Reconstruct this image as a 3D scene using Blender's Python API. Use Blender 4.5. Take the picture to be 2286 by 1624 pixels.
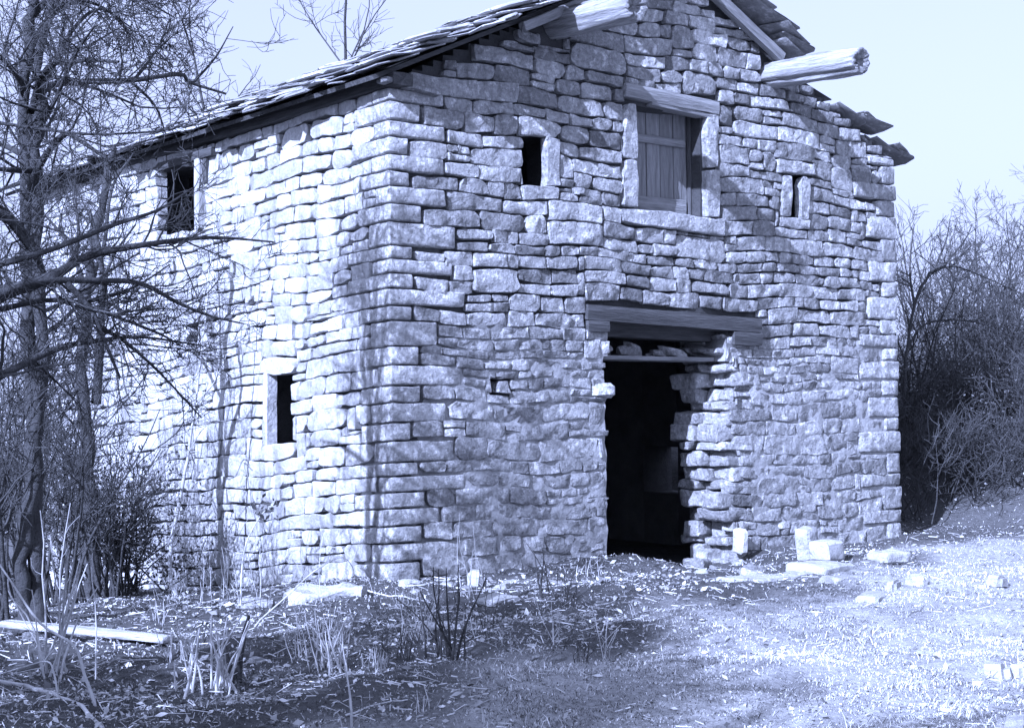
import bpy, math, random
import numpy as np
import sys
from mathutils import Vector, Matrix, noise as mnoise

for _o in list(bpy.data.objects):
    bpy.data.objects.remove(_o)
scene = bpy.context.scene
COL = scene.collection

# ------------------------------------------------------------------ camera
PW, PH = 2285.0, 1624.0                       # pixel frame in which the photo was measured
CAM = np.array([-7.858, -11.6789, 1.43])
YAW, PITCH, ROLL, FPX = 0.6688, 0.0351, -0.0107, 3518.66
_F = np.array([math.sin(YAW) * math.cos(PITCH), math.cos(YAW) * math.cos(PITCH), math.sin(PITCH)])
_R0 = np.array([math.cos(YAW), -math.sin(YAW), 0.0])
_U0 = np.cross(_R0, _F)
_R = _R0 * math.cos(ROLL) + _U0 * math.sin(ROLL)
_U = -_R0 * math.sin(ROLL) + _U0 * math.cos(ROLL)
cd = bpy.data.cameras.new('camera')
cam = bpy.data.objects.new('camera', cd)
COL.objects.link(cam)
cd.sensor_width = 36.0
cd.lens = 36.0 * FPX / PW
cd.clip_start = 0.05
cd.clip_end = 3000.0
mw = Matrix(((_R[0], _U[0], -_F[0], CAM[0]), (_R[1], _U[1], -_F[1], CAM[1]),
             (_R[2], _U[2], -_F[2], CAM[2]), (0, 0, 0, 1)))
cam.matrix_world = mw
scene.camera = cam
scene.render.resolution_x, scene.render.resolution_y = 1024, 727

# ------------------------------------------------------------------ light (a blue-toned print: all light carries the tone)
TONE = (0.515, 0.61, 1.0)
SUN_EL, SUN_AZ = math.radians(31), math.radians(18)     # azimuth measured off the front wall plane
sdir = Vector((-math.cos(SUN_EL) * math.cos(SUN_AZ), -math.cos(SUN_EL) * math.sin(SUN_AZ), math.sin(SUN_EL)))
world = bpy.data.worlds.new('World')
scene.world = world
world.use_nodes = True
wn, wl = world.node_tree.nodes, world.node_tree.links
wn.clear()
sky = wn.new('ShaderNodeTexSky')
sky.sky_type = 'NISHITA'
sky.sun_disc = False
sky.sun_elevation = SUN_EL
sky.sun_rotation = math.atan2(sdir.x, sdir.y)
sky.dust_density = 5.0
bw = wn.new('ShaderNodeRGBToBW')
tint = wn.new('ShaderNodeMix'); tint.data_type = 'RGBA'; tint.blend_type = 'MULTIPLY'
tint.inputs[0].default_value = 1.0
tint.inputs[7].default_value = (*TONE, 1)
bg = wn.new('ShaderNodeBackground'); bg.inputs[1].default_value = 0.115
wo = wn.new('ShaderNodeOutputWorld')
soft = wn.new('ShaderNodeMath'); soft.operation = 'POWER'; soft.inputs[1].default_value = 0.45
gain = wn.new('ShaderNodeMath'); gain.operation = 'MULTIPLY'; gain.inputs[1].default_value = 1.65
wl.new(sky.outputs[0], bw.inputs[0]); wl.new(bw.outputs[0], soft.inputs[0]); wl.new(soft.outputs[0], gain.inputs[0]); wl.new(gain.outputs[0], tint.inputs[6])
wl.new(tint.outputs[2], bg.inputs[0]); wl.new(bg.outputs[0], wo.inputs[0])
sl = bpy.data.lights.new('sun', 'SUN')
sl.energy = 3.4
sl.angle = math.radians(0.5)
sl.color = TONE
so = bpy.data.objects.new('sun', sl)
COL.objects.link(so)
so.rotation_euler = sdir.to_track_quat('Z', 'Y').to_euler()
so.location = (-20, -5, 15)
scene.view_settings.view_transform = 'Standard'
scene.view_settings.look = 'None'
scene.view_settings.gamma = 1.0
scene.view_settings.use_curve_mapping = False
scene.view_settings.exposure = 2.3

# ------------------------------------------------------------------ pixel helpers
def ray(px, py):
    return _F + _R * (px - PW / 2) / FPX - _U * (py - PH / 2) / FPX
def on_plane(px, py, axis, val):
    d = ray(px, py)
    return CAM + d * (val - CAM[axis]) / d[axis]
def at_depth(px, py, dep):
    return CAM + ray(px, py) * dep
def depth_of(p):
    return float((np.array(p) - CAM) @ _F)
def sm(a, b, x):
    t = np.clip((x - a) / (b - a), 0, 1)
    return t * t * (3 - 2 * t)
def gnoise(x, y):
    return (np.sin(x * 1.7 + y * 0.9 + 1.3) * np.sin(y * 2.1 - x * 0.6) * 0.04
            + np.sin(x * 4.1 - y * 2.7) * np.sin(x * 2.3 + y * 5.1 + 2) * 0.022
            + np.sin(x * 9.7 + y * 6.1) * np.sin(y * 11.3 - x * 5.3 + 1) * 0.014
            + np.sin(x * 21.0 + 2.0 * np.sin(y * 7)) * np.sin(y * 23.0 + 2.2 * np.sin(x * 6)) * 0.009)
def gh(x, y):
    x = np.asarray(x, float); y = np.asarray(y, float)
    z = -0.02 * np.clip(-y - 1.5, 0, 15)
    z = z - 0.085 * np.clip(y + 0.3, 0, 9) * (1 - sm(0.0, 1.0, x))
    s = (x - 8.0) * 0.8 + (y + 0.5) * 0.6
    z = z + 0.30 * np.clip(s, 0, 6) * sm(0, 1.5, s) * sm(7.0, 7.8, x) + 0.115 * np.clip(s - 9, 0, 90) * sm(9, 14, s)
    z = z - 0.30 * np.exp(-(((x - 3.70) / 0.62) ** 2 + ((y + 0.05) / 0.85) ** 2))
    z = z + 0.07 * np.exp(-(((x - 2.4) / 0.7) ** 2 + ((y + 0.5) / 0.6) ** 2))
    z = z + 0.07 * np.exp(-(((x + 0.4) / 1.0) ** 2 + ((y + 0.7) / 0.6) ** 2))
    inside = sm(0.2, 0.5, x) * (1 - sm(6.6, 6.9, x)) * sm(0.5, 1.0, y) * (1 - sm(8, 8.4, y))
    z = z * (1 - inside) - 0.22 * inside
    near = 1 - sm(25, 40, np.hypot(x, y))
    return z + gnoise(x, y) * (0.25 + 0.75 * near) * (1 - 0.7 * inside)
def lit_turf(X, Y):                      # 1 on sunny grass, 0 on earth and litter with tree shade painted in
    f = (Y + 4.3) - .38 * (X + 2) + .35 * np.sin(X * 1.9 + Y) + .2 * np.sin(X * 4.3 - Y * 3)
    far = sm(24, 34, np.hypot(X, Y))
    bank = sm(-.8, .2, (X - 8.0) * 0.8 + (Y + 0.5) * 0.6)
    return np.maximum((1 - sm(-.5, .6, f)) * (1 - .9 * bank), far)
def on_ground(px, py):
    d = ray(px, py)
    t = 4.0
    while t < 200:
        p = CAM + d * t
        if p[2] <= float(gh(p[0], p[1])):
            break
        t += 0.01
    return p

# ------------------------------------------------------------------ object helpers
def mesh_np(name, V, Fq, attr=None, smooth=True, sharp=0):
    """V (n,3); Fq list of tuples or an (m,k) int array."""
    me = bpy.data.meshes.new(name)
    V = np.asarray(V, np.float32)
    if isinstance(Fq, np.ndarray):
        m, k = Fq.shape
        me.vertices.add(len(V)); me.vertices.foreach_set('co', V.ravel())
        me.loops.add(m * k); me.loops.foreach_set('vertex_index', Fq.astype(np.int32).ravel())
        me.polygons.add(m); me.polygons.foreach_set('loop_start', np.arange(0, m * k, k, dtype=np.int32))
        me.update(calc_edges=True)
    else:
        me.from_pydata([tuple(map(float, v)) for v in V], [], Fq)
        me.update()
    if smooth:
        me.polygons.foreach_set('use_smooth', np.ones(len(me.polygons), bool))
        if sharp: me.set_sharp_from_angle(angle=math.radians(sharp))
    if attr is not None:
        a = me.attributes.new('tone', 'FLOAT', 'POINT')
        a.data.foreach_set('value', np.asarray(attr, np.float32))
    return me
def put(name, me, mat, parent=None, kind=None, loc=None):
    o = bpy.data.objects.new(name, me)
    COL.objects.link(o)
    if me is not None and mat is not None and not me.materials:
        me.materials.append(mat)
    if parent is not None:
        o.parent = parent
    if kind:
        o['kind'] = kind
    if loc is not None:
        o.location = loc
    return o
def tag(o, label, cat, group=None, kind=None):
    o['label'] = label; o['category'] = cat
    if group: o['group'] = group
    if kind: o['kind'] = kind
    return o
def thing(name, label, cat, group=None, loc=(0, 0, 0)):
    o = bpy.data.objects.new(name, None)
    o.empty_display_size = 0.1
    COL.objects.link(o)
    o.location = loc
    return tag(o, label, cat, group)

class MB:
    """collects shapes; all in world coordinates unless stated"""
    def __init__(s): s.V = []; s.F = []; s.T = []; s.n = 0
    def add(s, V, F, tone=0.5):
        V = np.asarray(V, float)
        s.V.append(V); s.F += [tuple(i + s.n for i in f) for f in F]
        s.T.append(np.full(len(V), tone) if np.isscalar(tone) else np.asarray(tone))
        s.n += len(V)
    def build(s, name, mat, parent=None, kind=None, smooth=True, origin=None):
        if not s.n: return None
        V = np.concatenate(s.V)
        if origin is not None: V = V - np.asarray(origin)
        me = mesh_np(name, V, s.F, np.concatenate(s.T), smooth, 38)
        return put(name, me, mat, parent, kind, origin)

# ------------------------------------------------------------------ materials
def nd(nt, t, **kw):
    n = nt.nodes.new(t)
    for k, v in kw.items(): setattr(n, k, v)
    return n
def grey_mat(name, base, tone_amt=0.5, scale=3.0, mott=0.35, fine=30.0, fine_amt=0.25, bump=0.4, bump_scale=22.0, rough=0.92,
             stretch=None, spots=0.0, stain=0.0, bump_dist=0.02, cool=1.0):
    m = bpy.data.materials.new(name); m.use_nodes = True
    nt = m.node_tree; N, L = nt.nodes, nt.links
    b = N['Principled BSDF']; b.inputs['Roughness'].default_value = rough
    b.inputs['Specular IOR Level'].default_value = 0.2
    if stretch:
        tc = nd(nt, 'ShaderNodeTexCoord'); mp = nd(nt, 'ShaderNodeMapping'); mp.inputs['Scale'].default_value = stretch
        L.new(tc.outputs['Object'], mp.inputs[0]); vec = mp.outputs[0]
    else:
        g = nd(nt, 'ShaderNodeNewGeometry'); vec = g.outputs['Position']
    def tex(sc, det, rgh=0.6):
        n = nd(nt, 'ShaderNodeTexNoise'); n.inputs['Scale'].default_value = sc; n.inputs['Detail'].default_value = det
        n.inputs['Roughness'].default_value = rgh
        L.new(vec, n.inputs['Vector']); return n.outputs[0]
    def math_(op, a, b_):
        n = nd(nt, 'ShaderNodeMath', operation=op)
        for i, x in enumerate((a, b_)):
            if isinstance(x, (int, float)): n.inputs[i].default_value = x
            else: L.new(x, n.inputs[i])
        return n.outputs[0]
    def var(x, amt, gain=2.2):           # 1 + amt*gain*(x-.5)
        return math_('ADD', math_('MULTIPLY', math_('SUBTRACT', x, 0.5), amt * gain), 1.0)
    at = nd(nt, 'ShaderNodeAttribute', attribute_name='tone')
    val = math_('MULTIPLY', var(at.outputs['Fac'], tone_amt, 1.4), base)
    val = math_('MULTIPLY', val, var(tex(scale, 4), mott))
    val = math_('MULTIPLY', val, var(tex(fine, 5, 0.7), fine_amt))
    if spots:
        v = tex(9.0, 6, 0.75)
        r = nd(nt, 'ShaderNodeMapRange'); r.inputs[1].default_value = 0.53; r.inputs[2].default_value = 0.62
        L.new(v, r.inputs[0])
        val = math_('MULTIPLY', val, math_('ADD', math_('MULTIPLY', r.outputs[0], spots), 1.0))
    if stain:                            # dark run-off and lichen blotches, longer than wide
        mp2 = nd(nt, 'ShaderNodeMapping'); mp2.inputs['Scale'].default_value = (3.2, 3.2, 0.5)
        L.new(vec, mp2.inputs[0])
        n = nd(nt, 'ShaderNodeTexNoise'); n.inputs['Scale'].default_value = 1.6; n.inputs['Detail'].default_value = 7
        n.inputs['Roughness'].default_value = 0.68
        L.new(mp2.outputs[0], n.inputs['Vector'])
        r = nd(nt, 'ShaderNodeMapRange'); r.inputs[1].default_value = 0.52; r.inputs[2].default_value = 0.66
        r.inputs[3].default_value = 1.0; r.inputs[4].default_value = 1.0 - stain
        L.new(n.outputs[0], r.inputs[0])
        val = math_('MULTIPLY', val, r.outputs[0])
    val = math_('MAXIMUM', val, base * 0.18)
    cc = nd(nt, 'ShaderNodeCombineColor')
    L.new(val, cc.inputs[0]); L.new(val, cc.inputs[1]); L.new(math_('MULTIPLY', val, cool), cc.inputs[2])
    L.new(cc.outputs[0], b.inputs['Base Color'])
    if bump:
        h1 = tex(bump_scale, 9, 0.7)
        h2 = tex(bump_scale * 0.35, 3, 0.5)
        hh = math_('ADD', math_('MULTIPLY', h1, 0.6), h2)
        bn = nd(nt, 'ShaderNodeBump'); bn.inputs['Strength'].default_value = bump; bn.inputs['Distance'].default_value = bump_dist
        L.new(hh, bn.inputs['Height']); L.new(bn.outputs[0], b.inputs['Normal'])
    return m
M = {}
M['stone'] = grey_mat('limestone', 0.325, 0.65, 2.2, 0.4, 24, 0.9, 1.0, 14, spots=0.75, stain=0.30, bump_dist=0.13)
M['stone_left'] = grey_mat('limestone_weathered', 0.39, 0.35, 2.0, 0.25, 30, 0.5, 1.0, 13, spots=0.25, stain=0.42, bump_dist=0.05)
M['mortar'] = grey_mat('lime_mortar', 0.08, 0.3, 4.0, 0.4, 50, 0.4, 0.8, 45)
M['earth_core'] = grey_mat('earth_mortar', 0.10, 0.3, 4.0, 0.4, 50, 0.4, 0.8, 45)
M['pale'] = grey_mat('pale_stone', 0.38, 0.4, 3.0, 0.3, 40, 0.35, 1.0, 14, bump_dist=.06)
M['slab'] = grey_mat('roof_slate', 0.24, 0.8, 3.0, 0.5, 30, 0.4, 0.7, 25, spots=0.6)
M['wood'] = grey_mat('weathered_wood', 0.22, 0.5, 1.0, 0.6, 3.0, 0.7, 1.0, 1.6, stretch=(1.2, 12, 12), bump_dist=0.05)
M['log'] = grey_mat('bleached_log', 0.30, 0.4, 0.9, 0.8, 2.5, 1.0, 1.0, 1.2, stretch=(1.2, 14, 14), bump_dist=0.07)
M['darkwood'] = grey_mat('dark_timber', 0.075, 0.5, 1.0, 0.6, 3.0, 0.7, 1.0, 1.6, stretch=(1.2, 12, 12), bump_dist=0.05)
M['bark'] = grey_mat('bark', 0.055, 0.7, 6.0, 0.5, 60, 0.7, 1.0, 40, bump_dist=0.03)
M['twig'] = grey_mat('twig_bark', 0.06, 0.9, 3.0, 0.3, 30, 0.2, 0, 10)
M['paletwig'] = grey_mat('pale_bark', 0.38, 0.6, 4.0, 0.4, 40, 0.4, 0.3, 40, bump_dist=0.005)
M['ground'] = grey_mat('turf_soil', 0.175, 1.4, 1.1, 0.55, 26, 0.6, 0.9, 24, bump_dist=0.04)
M['grass'] = grey_mat('dry_grass', 0.52, 1.2, 0.9, 0.5, 12, 0.2, 0, 10)
M['litter'] = grey_mat('leaf_litter', 0.36, 1.1, 1.5, 0.4, 20, 0.3, 0, 10)
M['leaf'] = grey_mat('dark_leaf', 0.08, 0.8, 2.0, 0.3, 20, 0.2, 0, 10, rough=0.6)

# ------------------------------------------------------------------ ground sheet
def axis_lines(c0, c1, step, far):
    a = list(np.arange(c0, c1 + 1e-6, step))
    s = step; x = c1
    while x < far: s *= 1.22; x += s; a.append(x)
    s = step; x = c0
    pre = []
    while x > -far: s *= 1.22; x -= s; pre.append(x)
    return np.array(pre[::-1] + a)
gx = axis_lines(-7, 10, 0.06, 600); gy = axis_lines(-7.5, 4, 0.06, 600)
GX, GY = np.meshgrid(gx, gy, indexing='ij')
GZ = gh(GX, GY)
ni, nj = GX.shape
idx = np.arange(ni * nj).reshape(ni, nj)
Fg = np.stack([idx[:-1, :-1], idx[1:, :-1], idx[1:, 1:], idx[:-1, 1:]], -1).reshape(-1, 4)
g = put('ground', mesh_np('ground', np.stack([GX, GY, GZ], -1).reshape(-1, 3), Fg, (.2 + .65 * lit_turf(GX, GY)).ravel()), M['ground'], kind='structure')  # earth tone lowered along the shadow edge: tree shade put into the ground colour

# ------------------------------------------------------------------ shape builders
RNG = random.Random(11)
def n3(p, s, seed=0.0):
    return mnoise.noise(Vector((p[0] * s + seed, p[1] * s - seed * 0.7, p[2] * s + seed * 1.3)))
_lat = {}
def lattice(a, b, c):
    k = (a, b, c)
    if k in _lat: return _lat[k]
    ids = {}; pts = []
    def vid(i, j, l):
        if (i, j, l) not in ids:
            ids[(i, j, l)] = len(pts); pts.append((i / a, j / b, l / c))
        return ids[(i, j, l)]
    F = []
    for i in range(a):
        for j in range(b):
            F.append((vid(i, j, 0), vid(i, j + 1, 0), vid(i + 1, j + 1, 0), vid(i + 1, j, 0)))
            F.append((vid(i, j, c), vid(i + 1, j, c), vid(i + 1, j + 1, c), vid(i, j + 1, c)))
    for i in range(a):
        for l in range(c):
            F.append((vid(i, 0, l), vid(i + 1, 0, l), vid(i + 1, 0, l + 1), vid(i, 0, l + 1)))
            F.append((vid(i, b, l), vid(i, b, l + 1), vid(i + 1, b, l + 1), vid(i + 1, b, l)))
    for j in range(b):
        for l in range(c):
            F.append((vid(0, j, l), vid(0, j, l + 1), vid(0, j + 1, l + 1), vid(0, j + 1, l)))
            F.append((vid(a, j, l), vid(a, j + 1, l), vid(a, j + 1, l + 1), vid(a, j, l + 1)))
    _lat[k] = (np.array(pts), F)
    return _lat[k]
def rough_box(sx, sy, sz, seed, rnd=0.02, amp=0.012, div=None, skew=0.0, freq=5.0):
    """irregular block centred on the origin (xy), from z=0 to sz, local coordinates"""
    if div is None:
        div = tuple(max(3, min(9, int(round(s / 0.075)) + 2)) for s in (sx, sy, sz))
    P, F = lattice(*div)
    r = random.Random(seed)
    sk = [(r.uniform(-skew, skew), r.uniform(-skew, skew)) for _ in range(4)]
    ext = ((P <= 1e-6) | (P >= 1 - 1e-6)).sum(1)
    S_ = np.array([sx, sy, sz]); C = P - 0.5
    dv_ = np.array(div); ed = np.minimum(rnd, S_ * .22)
    Pn = P.copy()
    for ax in range(3):                      # move the first inner lattice line close to the arris
        if dv_[ax] >= 3:
            k_ = np.round(P[:, ax] * dv_[ax]); m_ = dv_[ax] - 2
            t_ = ed[ax] / S_[ax]
            Pn[:, ax] = np.where(k_ == 0, 0, np.where(k_ == dv_[ax], 1, t_ + (1 - 2 * t_) * (k_ - 1) / m_))
    V = (Pn - 0.5) * S_
    pull = np.where(ext >= 3, rnd * 0.75, np.where(ext == 2, rnd * 0.42, 0.0))
    V = V - np.sign(C) * (np.abs(C) > 0.499) * pull[:, None]
    out = []
    for v, p in zip(V, P):
        a = (v[0] + sk[0][0] * p[1] * sx + sk[1][0] * p[2] * sx, v[1] + sk[1][1] * p[0] * sy + sk[2][0] * p[2] * sy,
             v[2] + sk[3][0] * p[0] * sz + sk[3][1] * p[1] * sz)
        s = seed % 97 * 3.1
        out.append((a[0] + amp * 1.4 * n3(a, freq, s), a[1] + amp * 1.4 * n3(a, freq, s + 40), a[2] + sz / 2 + amp * n3(a, freq, s + 80)))
    return np.array(out), F
def face_stone(u0, u1, v0, v1, seed, proud, cut=0.02, gap=0.008, bulge=0.012, rough=0.012, back=-0.09, cell=0.062):
    """one facing stone in wall coordinates (u along, v up, d outwards): a flat quarried face with a worn arris"""
    r = random.Random(seed)
    w, h = u1 - u0, v1 - v0
    g = min(gap, 0.12 * min(w, h))
    e = min(0.008, 0.12 * min(w, h)) * r.uniform(.6, 1.5)
    nx = max(1, min(11, int(round(w / cell)))); ny = max(1, min(5, int(round(h / cell))))
    W, H = w - 2 * g, h - 2 * g
    la = [0.0] + list(np.linspace(e, W - e, nx + 1)) + [W]
    lb_ = [0.0] + list(np.linspace(e, H - e, ny + 1)) + [H]
    nx += 2; ny += 2
    rr = min(w, h) * r.choice((.06, .10, .16, .24))
    cr = [rr * r.uniform(.2, 1.6) for _ in range(4)]
    tl = [r.uniform(-1, 1) * min(0.030, 0.16 * h) for _ in range(4)]
    tilt_u, tilt_v = r.uniform(-0.008, 0.008), r.uniform(-0.008, 0.008)
    s = r.uniform(0, 300)
    V = []; ids = {}
    for i in range(nx + 1):
        for j in range(ny + 1):
            u = u0 + g + la[i]; v = v0 + g + lb_[j]
            a, b = la[i] / W, lb_[j] / H
            eu = i in (0, nx); ev = j in (0, ny)
            # sloping, slightly wavy edges shared by the whole stone
            v += (tl[0] * (1 - a) + tl[1] * a) * (b - .5) + 0.016 * n3((u, 0, s), 6, s) * (b - .5) * 2
            u += (tl[2] * (1 - b) + tl[3] * b) * (a - .5) + 0.018 * n3((0, v, s), 8, s + 5) * (a - .5) * 2
            # broken corners
            du, dv = min(la[i], W - la[i]), min(lb_[j], H - lb_[j])
            q = cr[(1 if a > .5 else 0) + (2 if b > .5 else 0)]
            k = max(0.0, 1 - (du + dv) / (q + 1e-6)) * q * .5
            u += k * (1 if a < .5 else -1); v += k * (1 if b < .5 else -1)
            if not (eu or ev) and 1 < i < nx - 1 and 1 < j < ny - 1:
                u += r.uniform(-.22, .22) * W / nx; v += r.uniform(-.22, .22) * H / ny
            d = proud + tilt_u * (a - .5) * 2 + tilt_v * (b - .5) * 2 + rough * 1.5 * n3((u, v, s), 8, s) + rough * 1.3 * n3((u, v, s), 21, s + 9)
            if eu or ev: d -= cut * (1.3 if eu and ev else 0.9)
            else:
                d += bulge * (1 - (2 * a - 1) ** 4) * (1 - (2 * b - 1) ** 4)
                if r.random() < .08: d -= r.uniform(.004, .016)
            ids[(i, j)] = len(V); V.append((u, v, d))
    F = [(ids[i, j], ids[i + 1, j], ids[i + 1, j + 1], ids[i, j + 1]) for i in range(nx) for j in range(ny)]
    loop = [(i, 0) for i in range(nx)] + [(nx, j) for j in range(ny)] + [(i, ny) for i in range(nx, 0, -1)] + [(0, j) for j in range(ny, 0, -1)]
    b0 = len(V)
    cu, cv = (u0 + u1) / 2, (v0 + v1) / 2
    for q in loop:
        u, v, d = V[ids[q]]
        V.append((u + (cu - u) * 0.03, v + (cv - v) * 0.03, back))
    n = len(loop)
    for k in range(n):
        a, b = ids[loop[k]], ids[loop[(k + 1) % n]]
        F.append((a, b0 + k, b0 + (k + 1) % n, b))
    return np.array(V), F

# wall mappings: (u, v, d) -> world
def map_front(V):
    u, v, d = V[:, 0], V[:, 1], V[:, 2]
    z = v + 0.022 * np.sin(u * 1.9 + v * 1.1) + 0.012 * np.sin(u * 4.7 + v * 3.0) - 0.05 * (1 - np.clip(v / 4.4, 0, 1)) * np.clip(u / 7.1, 0, 1)
    bow = 0.03 * np.sin(u * 0.9 + 0.6) * np.sin(v * 0.8 + 0.4) + 0.015 * np.sin(u * 2.6 + 1) * np.sin(v * 2.0)
    return np.stack([u, -(d + bow * sm(0.1, 0.8, u) * (1 - sm(6.4, 7.0, u))), z], -1)
def drop(y, v):
    return -0.085 * np.clip(y, 0, 9) * (1 - np.clip(v / 4.4, 0, 1))
def map_left(V):
    u, v, d = V[:, 0], V[:, 1], V[:, 2]
    z = v + drop(u, v) + 0.02 * np.sin(u * 1.6 + v * 1.3) * sm(0, 1, u) + 0.012 * np.sin(u * 4.1 + v * 2.0) * sm(0, 1, u)
    bow = 0.03 * np.sin(u * 0.8) * np.sin(v * 0.9 + 0.3)
    return np.stack([-(d + bow * sm(0.1, 0.9, u)), u, z], -1)

def pack(u0, u1, v0, v1, blocked, bands, aspect, seed, maxw=0.95, c=0.02):
    """coursed rubble: greedy packing of stones round the openings"""
    r = random.Random(seed)
    nu, nv = int(round((u1 - u0) / c)), int(round((v1 - v0) / c))
    occ = np.zeros((nv + 1, nu + 1), int)
    occ[nv, :] = -1; occ[:, nu] = -1
    uu = u0 + (np.arange(nu) + .5) * c; vv = v0 + (np.arange(nv) + .5) * c
    UU, VV = np.meshgrid(uu, vv)
    for b in blocked:
        m = b(UU, VV) if callable(b) else (UU > b[0]) & (UU < b[1]) & (VV > b[2]) & (VV < b[3])
        occ[:nv, :nu][m] = -1
    tops = sorted(set(int(round((b - v0) / c)) for b in bands if v0 < b <= v1 + .3))
    res = []; k = 0
    for i in range(nv):
        j = 0
        while j < nu:
            if occ[i, j]: j += 1; continue
            av = 0
            while j + av < nu and not occ[i, j + av]: av += 1
            nt = [t for t in tops if t > i]
            h = (nt[0] - i) if nt else nv - i
            if h < 4 and len(nt) > 1: h = nt[1] - i
            q = r.random()
            if q < 0.24 and h >= 8: h = max(4, int(h * r.uniform(.42, .58)))
            elif q > 0.96 and len(nt) > 1 and nt[1] - i <= 14: h = nt[1] - i
            h = max(2, min(h, nv - i, 12))
            w = int(h * r.uniform(*aspect)); w = max(4, min(w, int(maxw / c)))
            if av - w < 5: w = av if av <= 1.5 * w + 3 else av // 2
            w = min(w, av)
            if i > 0 and j + w < nu and w < av:
                for _ in range(3):
                    if abs(occ[i - 1, j + w - 1] - occ[i - 1, min(nu - 1, j + w)]) > 0 and w + 3 < av: w += 3
            hh = 1
            while hh < h and i + hh < nv and not occ[i + hh, j:j + w].any(): hh += 1
            # absorb thin slivers of free space above
            k += 1
            occ[i:i + hh, j:j + w] = k
            if w * c > 0.035 and hh * c > 0.025:
                res.append((u0 + j * c, u0 + (j + w) * c, v0 + i * c, v0 + (i + hh) * c))
            j += w
    return res

# ------------------------------------------------------------------ the barn
WID, HE, LEN, THK = 7.12, 4.42, 8.7, 0.62
SLOPE = 0.455
barn = thing('stone_barn', 'two-storey rubble stone barn with open doorway and slab roof', 'barn')
CORNER_PX = [1298, 1255, 1213, 1175, 1136, 1100, 1064, 1034, 986, 945, 901, 863, 817, 775, 718, 684, 646, 612, 580, 550, 496, 456, 416, 382, 345, 306, 269, 226, 198]
bands = [(1298 - y) / 249.5 for y in CORNER_PX]
bands[-1] = HE
# openings in wall coordinates
door = (2.56, 4.34, -0.6, 2.06)
door_top = (2.62, 4.30, 2.06, 2.32)
win = (3.02, 4.00, 3.56, 4.62)
slit_a = (1.56, 1.82, 3.66, 4.10)
slit_b = (5.29, 5.44, 3.62, 4.08)
hole_f = (1.10, 1.19, 1.70, 1.83)
lwin = (3.70, 4.66, 3.62, 4.26)
lslit = (1.70, 2.14, 1.36, 2.00)
lhole = (3.70, 3.93, 2.36, 2.62)
# quoins
quoinF = []; quoinL = []
qr = random.Random(5)
for k in range(len(bands) - 1):
    a, b = bands[k], bands[k + 1]
    lf = qr.uniform(0.52, 0.85) if k % 2 else qr.uniform(0.22, 0.38)
    ll = qr.uniform(0.22, 0.36) if k % 2 else qr.uniform(0.46, 0.72)
    quoinF.append((lf, a, b)); quoinL.append((ll, a, b))
rband = [-0.05]
while rband[-1] < HE - 0.05:
    rband.append(rband[-1] + qr.uniform(0.15, 0.27))
rband[-1] = HE + 0.02
quoinR = []
for k in range(len(rband) - 1):
    quoinR.append((qr.uniform(0.45, 0.75) if k % 2 else qr.uniform(0.24, 0.36), rband[k], rband[k + 1], 0.30 if k % 2 else 0.6))
def above_rake(U, Vv):
    return (Vv > HE + 0.06 + SLOPE * U) | (Vv > HE + 0.06 + SLOPE * (WID - U))
# pieces given their own stone
special_front = [  # u0,u1,v0,v1,proud
    (2.80, 3.02, 3.56, 4.05, .02), (2.83, 3.02, 4.05, 4.62, .015),      # window jamb, left
    (4.00, 4.20, 3.56, 4.06, .02), (4.00, 4.18, 4.06, 4.62, .015),      # window jamb, right
    (2.78, 4.24, 3.38, 3.56, .04),                                       # sill
    (1.82, 2.00, 3.66, 4.12, .02), (1.50, 2.02, 4.12, 4.30, .02), (1.52, 1.98, 3.52, 3.66, .02),
    (5.15, 5.29, 3.62, 4.06, .03), (5.44, 5.60, 3.60, 4.08, .03), (5.06, 5.70, 4.08, 4.24, .03), (5.12, 5.62, 3.50, 3.61, .02)]
names_front = ['jamb_stone'] * 4 + ['sill_stone', 'jamb_stone', 'lintel_stone', 'sill_stone', 'jamb_stone', 'jamb_stone', 'lintel_stone', 'sill_stone']
lint_out = (2.30, 4.80, 2.32, 2.58)
lint_win = (2.86, 4.16, 4.62, 4.80)
def door_ragged(U, Vv):
    return (U > 2.4) & (U < 4.34 + .13 * np.clip(np.sin(Vv * 7.3 + 1) + .6 * np.sin(Vv * 17), -.2, 1.2)) & (U > 2.56 - .06 * np.sin(Vv * 19)) & (Vv < 2.06)
blkF = [door_ragged, door, door_top, win, slit_a, slit_b, hole_f, above_rake, lint_out, lint_win] + [s[:4] for s in special_front]
for lf, a, b in quoinF: blkF.append((-1, lf, a, b))
for lr, a, b, _ in quoinR: blkF.append((WID - lr, WID + 1, a, b))
blkF.append((1.80, 2.12, 5.06, 5.40)); blkF.append((4.83, 5.17, 5.02, 5.36))       # purlin ends
fb = [bands[k] for k in range(len(bands))]
z = HE
while z < 6.4: z += qr.uniform(0.10, 0.19); fb.append(z)
fb2 = []
for a_, b_ in zip(fb[:-1], fb[1:]):
    fb2.append(a_)
    if b_ - a_ > 0.205 or (b_ - a_ > 0.165 and qr.random() < .35): fb2.append((a_ + b_) / 2 + qr.uniform(-.02, .02))
stonesF = pack(0, WID, -0.24, 6.2, blkF, [-0.24, -.08] + fb2 + [fb[-1]], (1.7, 4.2), 21, maxw=0.72)
# door edges are ragged: nothing to do, stones stop at the opening

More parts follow.
